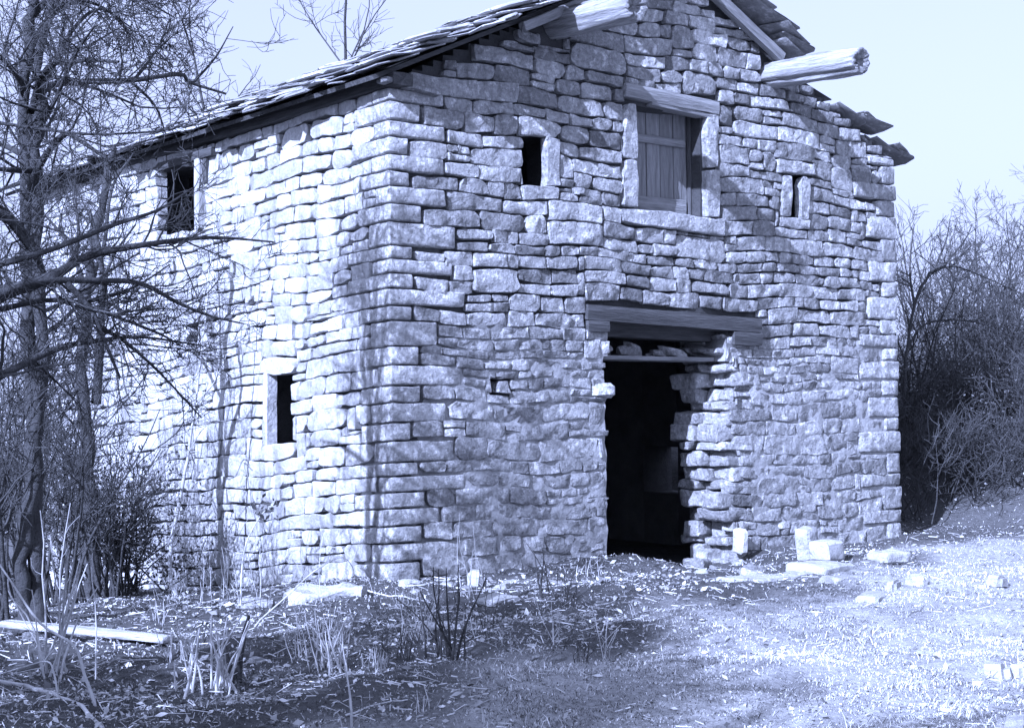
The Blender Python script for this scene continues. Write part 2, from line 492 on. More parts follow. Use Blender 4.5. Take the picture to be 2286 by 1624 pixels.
front = MB()
def core_grid(mapf, u0, u1, v0, v1, holes, dfun, tfun, cell=0.06, back=-0.58, top=None):
    nu, nv = int((u1 - u0) / cell), int((v1 - v0) / cell)
    us = np.linspace(u0, u1, nu + 1); vs = np.linspace(v0, v1, nv + 1)
    keep = np.ones((nu, nv), bool)
    cu = (us[:-1] + us[1:]) / 2; cv = (vs[:-1] + vs[1:]) / 2
    CU, CV = np.meshgrid(cu, cv, indexing='ij')
    for h in holes: keep &= ~((CU > h[0]) & (CU < h[1]) & (CV > h[2]) & (CV < h[3]))
    if top is not None: keep &= ~top(CU, CV)
    UU, VV = np.meshgrid(us, vs, indexing='ij')
    D = dfun(UU, VV)
    A = np.stack([UU, VV, D], -1).reshape(-1, 3); B = np.stack([UU, VV, np.full_like(D, back)], -1).reshape(-1, 3)
    n = len(A); I = np.arange(n).reshape(nu + 1, nv + 1)
    F = []
    for i in range(nu):
        for j in range(nv):
            if not keep[i, j]: continue
            q = (I[i, j], I[i + 1, j], I[i + 1, j + 1], I[i, j + 1])
            F.append(q); F.append(tuple(x + n for x in q[::-1]))
            for (di, dj, e) in ((-1, 0, (q[3], q[0])), (1, 0, (q[1], q[2])), (0, -1, (q[0], q[1])), (0, 1, (q[2], q[3]))):
                a, b = i + di, j + dj
                if not (0 <= a < nu and 0 <= b < nv) or not keep[a, b]:
                    F.append((e[1], e[0], e[0] + n, e[1] + n))
    P = mapf(np.concatenate([A, B]))
    return P, [tuple(int(x) for x in f) for f in F], tfun(np.concatenate([UU.ravel(), UU.ravel()]), np.concatenate([VV.ravel(), VV.ravel()]))
def vnoise(U, Vv, s):
    return (np.sin(U * s + 1.3 * np.sin(Vv * s * .7)) * np.sin(Vv * s * 1.1 + 1.7 * np.sin(U * s * .6)))
def zoneF(U, Vv):          # 1 where the lower wall is pointed with lime mortar
    lim = 2.35 + 0.18 * np.sin(U * 2.1) + 0.1 * np.sin(U * 5.3)
    return 1 - sm(-0.12, 0.12, Vv - lim)
def dF(U, Vv):
    zf = zoneF(U, Vv) * sm(0.35, 1.0, U)
    return -0.065 + zf * (0.056 + 0.012 * vnoise(U, Vv, 9.0) + 0.012 * vnoise(U, Vv, 23.0)) + 0.008 * vnoise(U, Vv, 15)
holesF = [(2.56, 4.62, -.6, 2.06), door_top, win, (1.5, 2.05, 3.6, 4.14), (5.25, 5.62, 3.58, 4.1), (1.06, 1.4, 1.64, 1.88), (2.6, 4.34, 2.30, 2.42)]
P_, F_, T_ = core_grid(map_front, 0.06, WID - 0.06, -0.6, 6.2, holesF, dF, lambda U, Vv: 0.5 + 0 * U, top=above_rake)
cm = MB(); cm.add(P_, F_, T_)
# two mortars in one wall: earth above, lime below (a real difference in the pointing)
def two_mortar():
    m = grey_mat('wall_mortar', 0.31, 0.3, 4.0, 0.4, 50, 0.4, 0.9, 40)
    nt = m.node_tree; L = nt.links
    b = nt.nodes['Principled BSDF']
    src = b.inputs['Base Color'].links[0].from_socket
    g = nd(nt, 'ShaderNodeNewGeometry'); sx = nd(nt, 'ShaderNodeSeparateXYZ'); L.new(g.outputs['Position'], sx.inputs[0])
    n = nd(nt, 'ShaderNodeTexNoise'); n.inputs['Scale'].default_value = 1.6; L.new(g.outputs['Position'], n.inputs['Vector'])
    a = nd(nt, 'ShaderNodeMath', operation='MULTIPLY_ADD'); L.new(n.outputs[0], a.inputs[0]); a.inputs[1].default_value = 0.8; L.new(sx.outputs[2], a.inputs[2])
    r = nd(nt, 'ShaderNodeMapRange'); L.new(a.outputs[0], r.inputs[0]); r.inputs[1].default_value = 2.6; r.inputs[2].default_value = 2.8
    r.inputs[3].default_value = 1.0; r.inputs[4].default_value = 0.17
    mx = nd(nt, 'ShaderNodeMix', data_type='RGBA', blend_type='MULTIPLY'); mx.inputs[0].default_value = 1
    L.new(src, mx.inputs[6]); L.new(r.outputs[0], mx.inputs[7]); L.new(mx.outputs[2], b.inputs['Base Color'])
    return m
M['two_mortar'] = two_mortar()
front_wall = cm.build('front_wall', M['two_mortar'], barn)

def lay(stones, mapf, wall, mat, limit, zone, seed, specials=(), names=()):
    r = random.Random(seed)
    order = sorted(range(len(stones)), key=lambda i: -(stones[i][1] - stones[i][0]) * (stones[i][3] - stones[i][2]))
    rest = MB()
    for rank, i in enumerate(order):
        u0, u1, v0, v1 = stones[i]
        zf = float(zone(np.array((u0 + u1) / 2), np.array((v0 + v1) / 2)))
        proud = r.uniform(-0.008, 0.014) * (1 - zf) + r.uniform(-0.002, 0.010) * zf
        small = min(u1 - u0, v1 - v0) < 0.07
        if small: proud -= 0.015 * (1 - zf)
        V, F = face_stone(u0, u1, v0, v1, seed * 1000 + i, proud, cut=r.uniform(.003, .011), gap=0.0045 + r.uniform(0, .004),
                          bulge=r.uniform(-0.003, 0.007) * (1 - .5 * zf), rough=0.015, back=-.16)
        tone = min(1.0, max(0.0, r.gauss(0.5, 0.24)))
        if 3.85 < (u0 + u1) / 2 < 4.35 and 5.15 < v0 < 5.75: tone = r.uniform(1.0, 1.6)     # limewash patch left on the gable
        b = MB(); V = mapf(V)
        if rank < limit:
            c = V.mean(0)
            b.add(V, F, tone); b.build('stone', mat, wall, origin=c)
        else:
            rest.add(V, F, tone)
    if rest.n: rest.build('small_stones', mat, wall, kind='stuff')
    for (u0, u1, v0, v1, p), nm in zip(specials, names):
        V, F = face_stone(u0, u1, v0, v1, seed + int(u0 * 997 + v0 * 131), p, cut=0.010, gap=0.006, bulge=0.004, rough=0.010, back=-0.28 if u0 > 2.5 and u0 < 4.5 else -.07)
        V = mapf(V); b = MB(); b.add(V, F, 0.75); b.build(nm, mat, wall, origin=V.mean(0))
lay(stonesF, map_front, front_wall, M['stone'], 300, zoneF, 3, special_front, names_front)
print('front stones', len(stonesF))

# left wall
blkL = [lwin, lslit, lhole, (2.14, 2.24, 1.34, 2.02), (3.56, 3.70, 3.60, 4.30), (1.62, 2.28, 1.20, 1.36), (1.62, 2.28, 2.00, 2.16)]
for ll, a, b in quoinL: blkL.append((-1, ll, a, b))
blkL += [(2.45, 2.53, 2.68, 2.77), (0.50, 0.58, 1.38, 1.46), (1.33, 1.40, 2.50, 2.63)]
special_left = [(2.14, 2.24, 1.34, 2.02, .02), (1.62, 2.28, 1.20, 1.36, .02), (1.62, 2.28, 2.00, 2.16, .02)]
lb = []
for k in range(len(bands) - 1):
    a, b = bands[k], bands[k + 1]
    lb.append(a)
    if b - a > 0.20: lb.append((a + b) / 2)
lb.append(HE)
stonesL = pack(0, LEN, -0.20, HE, blkL, lb, (1.7, 3.8), 44, maxw=0.62)
zoneL = lambda U, Vv: 0.35 + 0 * U
def dL(U, Vv): return -0.075 + 0.02 * vnoise(U, Vv, 11) + 0.01 * vnoise(U, Vv, 27)
P_, F_, T_ = core_grid(map_left, 0.06, LEN, -0.5, HE, [(3.62, 5.0, 3.5, 4.3), (1.66, 2.5, 1.30, 2.06), (3.62, 4.3, 2.3, 2.7)], dL, lambda U, Vv: 0.5 + 0 * U)
cm = MB(); cm.add(P_, [f[::-1] for f in F_], T_)
left_wall = cm.build('left_wall', M['mortar'], barn)
# map_left mirrors handedness: flip faces
def lay_left():
    def mp(V): return map_left(V)
    r = random.Random(9)
    order = sorted(range(len(stonesL)), key=lambda i: stonesL[i][0] * 0.05 - (stonesL[i][1] - stonesL[i][0]) * (stonesL[i][3] - stonesL[i][2]))
    rest = MB()
    for rank, i in enumerate(order):
        u0, u1, v0, v1 = stonesL[i]
        proud = r.uniform(-0.006, 0.012)
        V, F = face_stone(u0, u1, v0, v1, 7000 + i, proud, cut=r.uniform(.004, .011), gap=0.0045 + r.uniform(0, .004), bulge=r.uniform(-0.002, 0.005), rough=0.008, back=-.13)
        V = mp(V); F = [f[::-1] for f in F]
        tone = min(1.0, max(0.0, r.gauss(0.5, 0.22)))
        if rank < 300:
            b = MB(); b.add(V, F, tone); b.build('stone', M['stone_left'], left_wall, origin=V.mean(0))
        else: rest.add(V, F, tone)
    if rest.n: rest.build('small_stones', M['stone_left'], left_wall, kind='stuff')
    for s, nm in zip(special_left, ['jamb_stone', 'sill_stone', 'lintel_stone']):
        V, F = face_stone(*s[:4], int(s[0] * 991), s[4], cut=0.008, gap=0.005, bulge=0.004, rough=0.008, back=-0.10)
        V = mp(V); b = MB(); b.add(V, [f[::-1] for f in F], 0.7); b.build(nm, M['stone_left'], left_wall, origin=V.mean(0))
lay_left()
print('left stones', len(stonesL))

# corner stones
for k, ((lf, a, b), (ll, _, _)) in enumerate(zip(quoinF, quoinL)):
    V, F = rough_box(lf - 0.012, ll - 0.012, b - a - 0.016, 500 + k, rnd=0.012, amp=0.008, freq=9)
    V = V + np.array([lf / 2, ll / 2, a + 0.008])
    V[:, 0] -= 0.02 + qr.uniform(-.006, .006); V[:, 1] -= 0.02 + qr.uniform(-.006, .006)
    V[:, 2] += drop(np.clip(V[:, 1], 0, 9), V[:, 2])
    mb = MB(); mb.add(V, F, qr.uniform(0.75, 1.15)); mb.build('corner_stone', M['stone'], front_wall, origin=V.mean(0))
for k, (lr, a, b, dd) in enumerate(quoinR):
    V, F = rough_box(lr - 0.012, dd, b - a - 0.016, 700 + k, rnd=0.016, amp=0.012, freq=7)
    V = V + np.array([WID - lr / 2 + qr.uniform(-.01, .03), dd / 2 - 0.02, a + 0.008])
    mb = MB(); mb.add(V, F, qr.uniform(0.4, 0.9)); mb.build('corner_stone', M['stone'], front_wall, origin=V.mean(0))

# back and right walls (plain rubble, seen only through the openings)
def plain_wall(name, boxes, mat):
    mb = MB()
    for (x0, x1, y0, y1, z0, z1) in boxes:
        V, F = rough_box(x1 - x0, y1 - y0, z1 - z0, int(x0 * 31 + y0 * 17 + z0 * 5) + 900, rnd=0.01, amp=0.01, div=(7, 7, 7))
        mb.add(V + np.array([(x0 + x1) / 2, (y0 + y1) / 2, z0]), F)
    return mb.build(name, mat, barn)
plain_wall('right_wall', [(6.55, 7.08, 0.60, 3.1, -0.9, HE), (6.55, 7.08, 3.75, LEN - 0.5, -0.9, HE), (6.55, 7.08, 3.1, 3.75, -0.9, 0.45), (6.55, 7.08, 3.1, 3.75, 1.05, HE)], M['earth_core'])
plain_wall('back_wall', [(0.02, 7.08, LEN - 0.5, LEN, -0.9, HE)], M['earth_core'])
mb = MB()
mb.add([(0, LEN, HE), (WID, LEN, HE), (WID / 2, LEN, HE + SLOPE * WID / 2), (0, LEN - .5, HE), (WID, LEN - .5, HE), (WID / 2, LEN - .5, HE + SLOPE * WID / 2)],
       [(1, 0, 2), (3, 4, 5), (0, 1, 4, 3), (1, 2, 5, 4), (2, 0, 3, 5)])
mb.build('back_gable', M['stone'], barn, smooth=False)

# ------------------------------------------------------------------ timbers
def frame_from(p0, p1, up=(0, 0, 1)):
    p0, p1 = Vector(p0), Vector(p1)
    x = (p1 - p0).normalized(); y = Vector(up).cross(x).normalized(); zz = x.cross(y)
    m = Matrix((x, y, zz)).transposed().to_4x4(); m.translation = p0
    return m, (p1 - p0).length
def timber(name, p0, p1, w, h, mat, parent, seed=1, amp=0.006, rnd=0.012, tone=0.5, up=(0, 0, 1)):
    """squared piece from p0 to p1, p0-p1 is the centre line"""
    m, L = frame_from(p0, p1, up)
    nx = max(2, min(12, int(L / 0.15)))
    V, F = rough_box(L, w, h, seed, rnd=rnd, amp=amp, div=(nx, 2, 2), freq=3)
    V = V + np.array([L / 2, 0, -h / 2])
    b = MB(); b.add(V, F, tone)
    o = b.build(name, mat, None)
    o.parent = parent; o.matrix_local = m
    return o
def log(name, p0, p1, r0, r1, mat, parent, seed=3, sides=40, tone=0.5):
    m, L = frame_from(p0, p1)
    r = random.Random(seed); V = []; F = []; T = []
    n = 14
    crack = {r.randrange(sides): r.uniform(.82, .94) for _ in range(9)}
    for i in range(n + 1):
        t = i / n; x = L * t
        for k in range(sides):
            a = 2 * math.pi * k / sides
            rad = (r0 + (r1 - r0) * t) * (1 + 0.13 * mnoise.noise(Vector((x * 2.4, math.cos(a) * 1.2 + seed, math.sin(a) * 1.2))) + 0.09 * mnoise.noise(Vector((x * .6, math.cos(a) * 3 + seed, math.sin(a) * 4))))
            if k in crack and mnoise.noise(Vector((x * 2.2, k, seed))) > -.12: rad *= crack[k]
            V.append((x + (0.03 * mnoise.noise(Vector((a * 2, seed, 1))) if i in (0, n) else 0), rad * math.cos(a), rad * math.sin(a))); T.append(tone)
    for i in range(n):
        for k in range(sides):
            F.append((i * sides + k, i * sides + (k + 1) % sides, (i + 1) * sides + (k + 1) % sides, (i + 1) * sides + k))
    # ragged, slightly hollow end
    b0 = len(V)
    for q, (sc, dx) in enumerate(((0.82, 0.012), (0.45, -0.03))):
        for k in range(sides):
            v = V[n * sides + k]
            V.append((L + dx + r.uniform(-.02, .02), v[1] * sc, v[2] * sc)); T.append(0.15)
    V.append((L - 0.05, 0, 0)); T.append(0.0)
    V.append((0, 0, 0)); T.append(0.3)
    for q in range(2):
        A = n * sides if q == 0 else b0; B = b0 + q * sides
        for k in range(sides): F.append((A + k, A + (k + 1) % sides, B + (k + 1) % sides, B + k))
    for k in range(sides):
        F.append((b0 + sides + k, b0 + sides + (k + 1) % sides, b0 + 2 * sides))
        F.append(((k + 1) % sides, k, b0 + 2 * sides + 1))
    me = mesh_np(name, V, F, T)
    o = put(name, me, mat, parent); o.matrix_local = m
    return o
pu1b = on_plane(1250, 52, 1, 0.0); pu1e = on_plane(1420, 12, 0, float(pu1b[0]))
pu2b = on_plane(1722, 168, 1, 0.0); pu2e = on_plane(1922, 135, 0, float(pu2b[0]))
print('purlins', pu1b, pu1e, pu2b, pu2e)
for (b_, e_, sd) in ((pu1b, pu1e, 3), (pu2b, pu2e, 8)):
    b_, e_ = Vector(b_), Vector(e_)
    d_ = (e_ - b_)
    log('purlin_log', b_ - d_.normalized() * 0.6, e_, 0.155, 0.145, M['log'], barn, sd)
# outer lintel of the door, the inner beam, the board and the rubble packed over it
timber('door_lintel', (2.30, 0.10, 2.475), (4.80, 0.10, 2.41), 0.26, 0.16, M['darkwood'], barn, 31, tone=0.45)
timber('lintel_end', (2.31, 0.09, 2.34), (2.60, 0.09, 2.34), 0.26, 0.12, M['darkwood'], barn, 32, tone=0.6)
timber('lintel_end', (4.36, 0.09, 2.27), (4.80, 0.09, 2.26), 0.26, 0.15, M['darkwood'], barn, 33, tone=0.4)
timber('inner_beam', (2.40, 0.36, 2.36), (4.60, 0.36, 2.33), 0.24, 0.20, M['darkwood'], barn, 34, tone=0.5)
timber('door_head_board', (2.45, 0.34, 2.045), (4.25, 0.34, 2.045), 0.36, 0.05, M['wood'], barn, 35, tone=0.4)
rr = random.Random(77)
for k in range(13):
    x = 2.66 + k * 0.11 + rr.uniform(-.03, .03); s = rr.uniform(.05, .14)
    V, F = rough_box(s * 1.5, s, s * rr.uniform(.5, 1.1), 1200 + k, rnd=0.02, amp=0.02, div=(2, 2, 2), skew=.3)
    V = V + np.array([x, 0.30 + rr.uniform(-.08, .12), 2.068])
    b = MB(); b.add(V, F, rr.random()); b.build('rubble_stone', M['stone'], barn, origin=V.mean(0))
# collapsed right jamb of the doorway
zc = -0.12; k = 0
while zc < 2.28:
    h = rr.uniform(0.08, 0.19); h = min(h, 2.31 - zc)
    if h < 0.05: break
    sp = rr.uniform(0.28, 0.46)
    for (y0, y1) in ((0.02 + rr.uniform(0, .05), sp), (sp + .01, 0.70 + rr.uniform(-.06, .06))):
        out = rr.uniform(-0.06, 0.14)
        if zc < 0.30: out -= 0.10 * (0.30 - zc) / .3 - .12 * (y0 > .2)
        V, F = rough_box(0.44, y1 - y0 - 0.01, h - 0.006, 1300 + k, rnd=0.02, amp=0.035, skew=.10)
        V = V + np.array([4.34 + 0.20 - out - (0.05 if y0 > .2 else 0), (y0 + y1) / 2, zc + .006])
        b = MB(); b.add(V, F, rr.uniform(.2, .9)); b.build('jamb_stone', M['stone'], barn, origin=V.mean(0)); k += 1
    zc += h
# white stone leaning at the foot of the jamb
V, F = rough_box(0.10, 0.14, 0.26, 1399, rnd=0.03, amp=0.012, skew=.12)
b = MB(); b.add(V + np.array([4.36, -0.05, -0.03]), F, .9); b.build('foot_stone', M['pale'], barn)
# loose stone at the left edge of the doorway
V, F = rough_box(0.32, 0.3, 0.15, 1398, rnd=0.05, amp=0.015)
b = MB(); b.add(V + np.array([2.50, 0.10, 1.63]), F, 1.0); b.build('jamb_stone', M['stone'], barn)

# upper window: timber lintel, frame posts and a boarded shutter
timber('window_lintel', (2.84, 0.09, 4.735), (4.20, 0.09, 4.70), 0.26, 0.15, M['wood'], barn, 41, amp=0.012, tone=0.75)
timber('window_lintel', (3.2, 0.05, 4.64), (4.20, 0.05, 4.60), 0.16, 0.05, M['wood'], barn, 42, amp=0.008, tone=0.6)
sh = thing('shutter', 'x', 'x'); del sh['label']; del sh['category']; sh.parent = barn
sy = 0.27
for k in range(5):
    x0 = 3.00 + k * 0.196
    timber('plank', (x0 + 0.094, sy + 0.004 * (k % 2), 3.56), (x0 + 0.094, sy + 0.004 * (k % 2), 4.64), 0.188, 0.030, M['wood'], sh, 50 + k, amp=0.003, rnd=.006, tone=0.25 + 0.12 * (k % 3), up=(0, 1, 0)).rotation_euler
timber('rail', (3.02, sy - 0.03, 4.33), (3.94, sy - 0.03, 4.33), 0.03, 0.09, M['wood'], sh, 56, tone=.45)
timber('rail', (3.02, sy - 0.03, 3.65), (3.94, sy - 0.03, 3.65), 0.03, 0.16, M['wood'], sh, 57, tone=.45)
timber('frame_post', (3.97, sy - .05, 3.55), (3.97, sy - .05, 4.66), 0.03, 0.06, M['darkwood'], barn, 58, tone=.5, up=(0, 1, 0))
# posts at the eaves window of the side wall
timber('window_post', (-0.005, 3.63, 3.50), (-0.005, 3.63, 4.27), 0.10, 0.13, M['log'], barn, 59, tone=.8, up=(0, 1, 0))
timber('window_post', (0.02, 3.50, 3.98), (0.02, 3.50, 4.40), 0.10, 0.10, M['darkwood'], barn, 60, tone=.3, up=(0, 1, 0))
timber('window_lintel', (0.05, 3.3, 4.30), (0.05, 4.6, 4.30), 0.2, 0.10, M['darkwood'], barn, 61, tone=.4)
timber('wall_plate', (0.06, -0.15, 4.47), (0.06, LEN, 4.47), 0.22, 0.12, M['darkwood'], barn, 62, tone=.4)

# ------------------------------------------------------------------ roof
RZ = HE + 0.12                                     # underside of the roof at the wall face
def roof_pt(side, s, y, n=0.0):
    """side -1 left, +1 right; s horizontal distance from the wall face towards the ridge (negative overhangs)"""
    c = 1 / math.hypot(1, SLOPE)
    x = s - n * SLOPE * c; zz = RZ + SLOPE * s + n * c
    return np.array([x if side < 0 else WID - x, y, zz])
roof = thing('roof', 'x', 'x'); del roof['label']; del roof['category']; roof.parent = barn
half = WID / 2
for side in (-1, 1):                                # boarding under the slabs
    mb = MB()
    pts = [roof_pt(side, s, y, n) for s in (-0.20, half) for y in ((-0.06 if side < 0 else 0.3), LEN + 0.1) for n in (0.0, 0.04)]
    mb.add(pts, [(0, 1, 3, 2), (4, 6, 7, 5), (0, 4, 5, 1), (2, 3, 7, 6), (1, 5, 7, 3), (0, 2, 6, 4)])
    mb.build('roof_boarding', M['darkwood'], roof, smooth=False)
sr = random.Random(101)
def slab(side, s, y, w, l, t, n, seed, yaw=0.0, lift=0.0, tone=.5, mbs=None):
    """stone slab whose lower edge is at s"""
    V, F = rough_box(l, w, t, seed, rnd=min(.05, t), amp=0.028, div=(4, 4, 1), skew=.10, freq=4.5)
    V[:, 2] = V[:, 2] * 0.8
    ca, sa = math.cos(yaw), math.sin(yaw)
    x = V[:, 0] * ca - V[:, 1] * sa; yy = V[:, 0] * sa + V[:, 1] * ca
    c = 1 / math.hypot(1, SLOPE)
    out = []
    for a, b_, zz in zip(x, yy, V[:, 2]):
        out.append(roof_pt(side, s + (a + l / 2) * c, y + b_, n + zz + lift * (1 - (a + l / 2) / l) ))
    if side > 0: F = [f[::-1] for f in F]
    m_ = MB() if mbs is None else mbs
    out = np.array(out)
    m_.add(out, F, tone)
    if mbs is None: m_.build('roof_slab', M['slab'], roof, origin=out.mean(0))
cnt = 0
rest = MB()
s = -0.27; row = 0
while s < half - 0.1:
    y = -0.32 + sr.uniform(0, .12) if row % 3 else -0.24
    while y < LEN + 0.1:
        w = sr.uniform(0.22, 0.55)
        t = sr.uniform(0.018, 0.042)
        far = cnt > 225
        slab(-1, s + sr.uniform(-.09, .07), y + w / 2, w * sr.uniform(.98, 1.12), sr.uniform(.38, .60), t, 0.045 + sr.uniform(0, .035), 2000 + cnt,
             sr.uniform(-.22, .22), sr.uniform(0.02, 0.085), sr.random(), rest if far else None)
        cnt += 1
        y += w
    s += sr.uniform(0.17, 0.24); row += 1
if rest.n: rest.build('roof_slabs', M['slab'], roof, kind='stuff')
rest2 = MB()
# loose and tilted slabs on the left slope
for (s, y, ya) in ((0.45, 0.15, .3), (1.1, -.1, -.4), (1.7, -.05, .5), (2.3, -.15, .2), (0.1, 1.6, .3), (.8, 2.4, -.5), (.5, 4.2, .4)):
    slab(-1, s, y, .5, .5, .05, 0.13, 2900 + int(s * 100), ya, .06, .6)
for k in range(34):                                 # chipped slabs slipping over the eave
    slab(-1, sr.uniform(-.40, -.22), sr.uniform(-.2, LEN - .3), sr.uniform(.14, .34), sr.uniform(.22, .42), sr.uniform(.018, .035), .05 + sr.uniform(0, .05), 2700 + k, sr.uniform(-.7, .7), sr.uniform(0, .05), sr.random(), None if k < 20 else rest2)
for k in range(16):                                 # broken slabs sticking out along the left rake
    slab(-1, sr.uniform(.1, 3.0), sr.uniform(-.40, -.22), sr.uniform(.16, .34), sr.uniform(.2, .4), sr.uniform(.018, .04), .05 + sr.uniform(0, .09), 2800 + k, sr.uniform(-.8, .8), sr.uniform(0, .06), sr.random(), rest2)
rest2.build('slab_chips', M['slab'], roof, kind='stuff')
# right slope: most of the rake has lost its slabs, some groups hang on
cnt = 0
s = -0.30; row = 0
while s < half:
    y = 0.15 + sr.uniform(0, .25)
    nslab = 0
    while nslab < 2:
        w = sr.uniform(.35, .6)
        slab(1, s, y + w / 2, w * 1.06, .5, sr.uniform(.03, .05), .045, 3300 + cnt, sr.uniform(-.1, .1), .05, sr.random() * .6)
        cnt += 1; nslab += 1; y += w
    s += .3; row += 1
mb = MB()
for k in range(2):
    pts = [roof_pt(1, s_, y_, n_) for s_ in (-0.25, half) for y_ in (1.2, LEN + .1) for n_ in (0.045, .09)]
mb.add(pts, [(0, 1, 3, 2), (4, 6, 7, 5), (0, 4, 5, 1), (2, 3, 7, 6), (1, 5, 7, 3), (0, 2, 6, 4)])
mb.build('roof_covering', M['slab'], roof, smooth=False)
def slab_px(poly, y, thick, tone):
    """overhanging slab whose outline is read on the roof plane: poly of (s, y)"""
    pass
# overhanging slabs along the right rake, lower edges (s, y centre, width, length)
for k, (s, y, w, l, n, ya, li) in enumerate(((-0.40, 0.22, .46, .42, .06, .25, .03), (-0.34, 0.20, .40, .40, .10, -.2, .02), (-0.20, 0.25, .5, .5, .03, .1, .0), (-0.08, 0.28, .4, .4, .02, .3, .0),
                                             (0.20, 0.10, .44, .42, .06, .35, .05), (0.30, 0.13, .42, .40, .10, -.1, .03), (0.46, .22, .5, .5, .03, .2, .0), (0.62, .26, .4, .4, .02, -.2, .0),
                                             (1.72, 0.02, .62, .46, .05, .12, .03), (1.86, -0.04, .6, .5, .09, -.08, .02), (2.02, -.06, .6, .5, .13, .1, .02), (1.78, .0, .5, .4, .015, .0, .0),
                                             (2.2, -.06, .6, .6, .10, .0, .02), (2.4, -.06, .6, .6, .12, .1, .02), (2.65, -.05, .6, .6, .1, -.1, .02), (2.95, -.05, .6, .6, .1, .1, .02), (3.2, -.05, .6, .6, .1, .0, .02))):
    slab(1, s, y, w, l, .035, n, 3600 + k, ya, li, .35)
# fly rafters carried by the purlins
timber('rafter', on_plane(1165, 62, 1, -0.16), on_plane(1345, -14, 1, -0.16), 0.09, 0.10, M['wood'], barn, 71, tone=.6)
timber('rafter', on_plane(1745, 132, 1, -0.12), on_plane(1560, -45, 1, -0.12), 0.09, 0.12, M['wood'], barn, 72, tone=.5)
# sloping brace stone under the eave at the corner
timber('corner_corbel', on_plane(850, 178, 1, -0.06), on_plane(975, 212, 1, -0.02), 0.16, 0.05, M['stone'], barn, 73, tone=.3)

# ------------------------------------------------------------------ trees
class Tubes:
    def __init__(s): s.V = []; s.F = []; s.T = []; s.n = 0
    def add(s, P, R, sides, tone):
        P = np.asarray(P, float); n = len(P)
        T = np.gradient(P, axis=0); T /= np.linalg.norm(T, axis=1)[:, None] + 1e-9
        ref = np.array([0.31, 0.17, 0.93]) if abs(T[0, 2]) < .8 else np.array([.9, .3, .1])
        A = np.cross(T, ref); A /= np.linalg.norm(A, axis=1)[:, None] + 1e-9
        B = np.cross(T, A)
        ang = np.arange(sides) * 2 * math.pi / sides
        R = np.asarray(R)[:, None, None]
        ring = P[:, None, :] + R * (A[:, None, :] * np.cos(ang)[None, :, None] + B[:, None, :] * np.sin(ang)[None, :, None])
        s.V.append(ring.reshape(-1, 3)); s.T.append(np.full(n * sides, tone))
        i = np.arange(n - 1)[:, None] * sides; k = np.arange(sides)[None, :]; k2 = (k + 1) % sides
        s.F.append(np.stack([i + k, i + k2, i + sides + k2, i + sides + k], -1).reshape(-1, 4) + s.n)
        s.n += n * sides
    def build(s, name, mat, parent, kind=None, origin=None):
        if not s.n: return None
        V = np.concatenate(s.V)
        if origin is not None: V = V - np.asarray(origin)
        return put(name, mesh_np(name, V, np.concatenate(s.F), np.concatenate(s.T)), mat, parent, kind)
def smooth_poly(pts, per=4):
    pts = np.asarray(pts, float)
    if len(pts) < 3: 
        return np.linspace(pts[0], pts[-1], per + 1)
    out = []
    Q = np.concatenate([[2 * pts[0] - pts[1]], pts, [2 * pts[-1] - pts[-2]]])
    for i in range(1, len(Q) - 2):
        for t in np.arange(per) / per:
            a, b, c, d = Q[i - 1], Q[i], Q[i + 1], Q[i + 2]
            out.append(.5 * (2 * b + (c - a) * t + (2 * a - 5 * b + 4 * c - d) * t * t + (3 * b - a - 3 * c + d) * t ** 3))
    out.append(pts[-1])
    return np.array(out)
def wig(p, d, L, n, r, curl=.25, up=0.0):
    d = d / np.linalg.norm(d); P = [p]; st = L / n
    for i in range(n):
        d = d + r.normal(0, curl, 3) + np.array([0, 0, up]); d /= np.linalg.norm(d)
        p = p + d * st; P.append(p)
    return np.array(P)
def sprout(tw, P, R, r, level, dens, lr, up=.06, curl=.22, spread=(.5, 1.2), rmin=.0022, maxlev=3, t0=.12, tone=(.1, .9)):
    """children along the polyline P"""
    seg = np.linalg.norm(np.diff(P, axis=0), axis=1); L = seg.sum()
    n = r.poisson(dens * L)
    cum = np.concatenate([[0], np.cumsum(seg)])
    for _ in range(n):
        t = r.uniform(t0, 1.0)
        q = t * L; i = min(len(seg) - 1, int(np.searchsorted(cum, q)) - 1); i = max(i, 0)
        f = (q - cum[i]) / max(seg[i], 1e-6)
        p = P[i] + (P[i + 1] - P[i]) * f; rad = R[i] + (R[i + 1] - R[i]) * f
        tg = (P[i + 1] - P[i]) / max(seg[i], 1e-6)
        v = r.normal(0, 1, 3); v -= tg * (v @ tg); v /= np.linalg.norm(v) + 1e-9
        a = r.uniform(*spread)
        d = tg * math.cos(a) + v * math.sin(a)
        l = r.uniform(*lr) * (1.15 - .6 * t)
        cr = max(rmin, min(rad * .62, l * .016))
        ns = 5 if level < maxlev else 3
        C = wig(p, d, l, ns, r, curl, up)
        CR = np.linspace(cr, max(rmin * .7, cr * .35), len(C))
        tw.add(C, CR, 4 if cr > .008 else 3, r.uniform(*tone))
        if level < maxlev:
            sprout(tw, C, CR, r, level + 1, dens * 1.5, (lr[0] * .5, lr[1] * .55), up, curl, spread, rmin, maxlev, .1, tone)
def px_poly(pts, dep, r=None, jit=0.0):
    out = []
    for i, q in enumerate(pts):
        d = dep + (q[2] if len(q) > 2 else 0.0) + (r.normal(0, jit) if r is not None and jit else 0)
        out.append(at_depth(q[0], q[1], d))
    return smooth_poly(out)
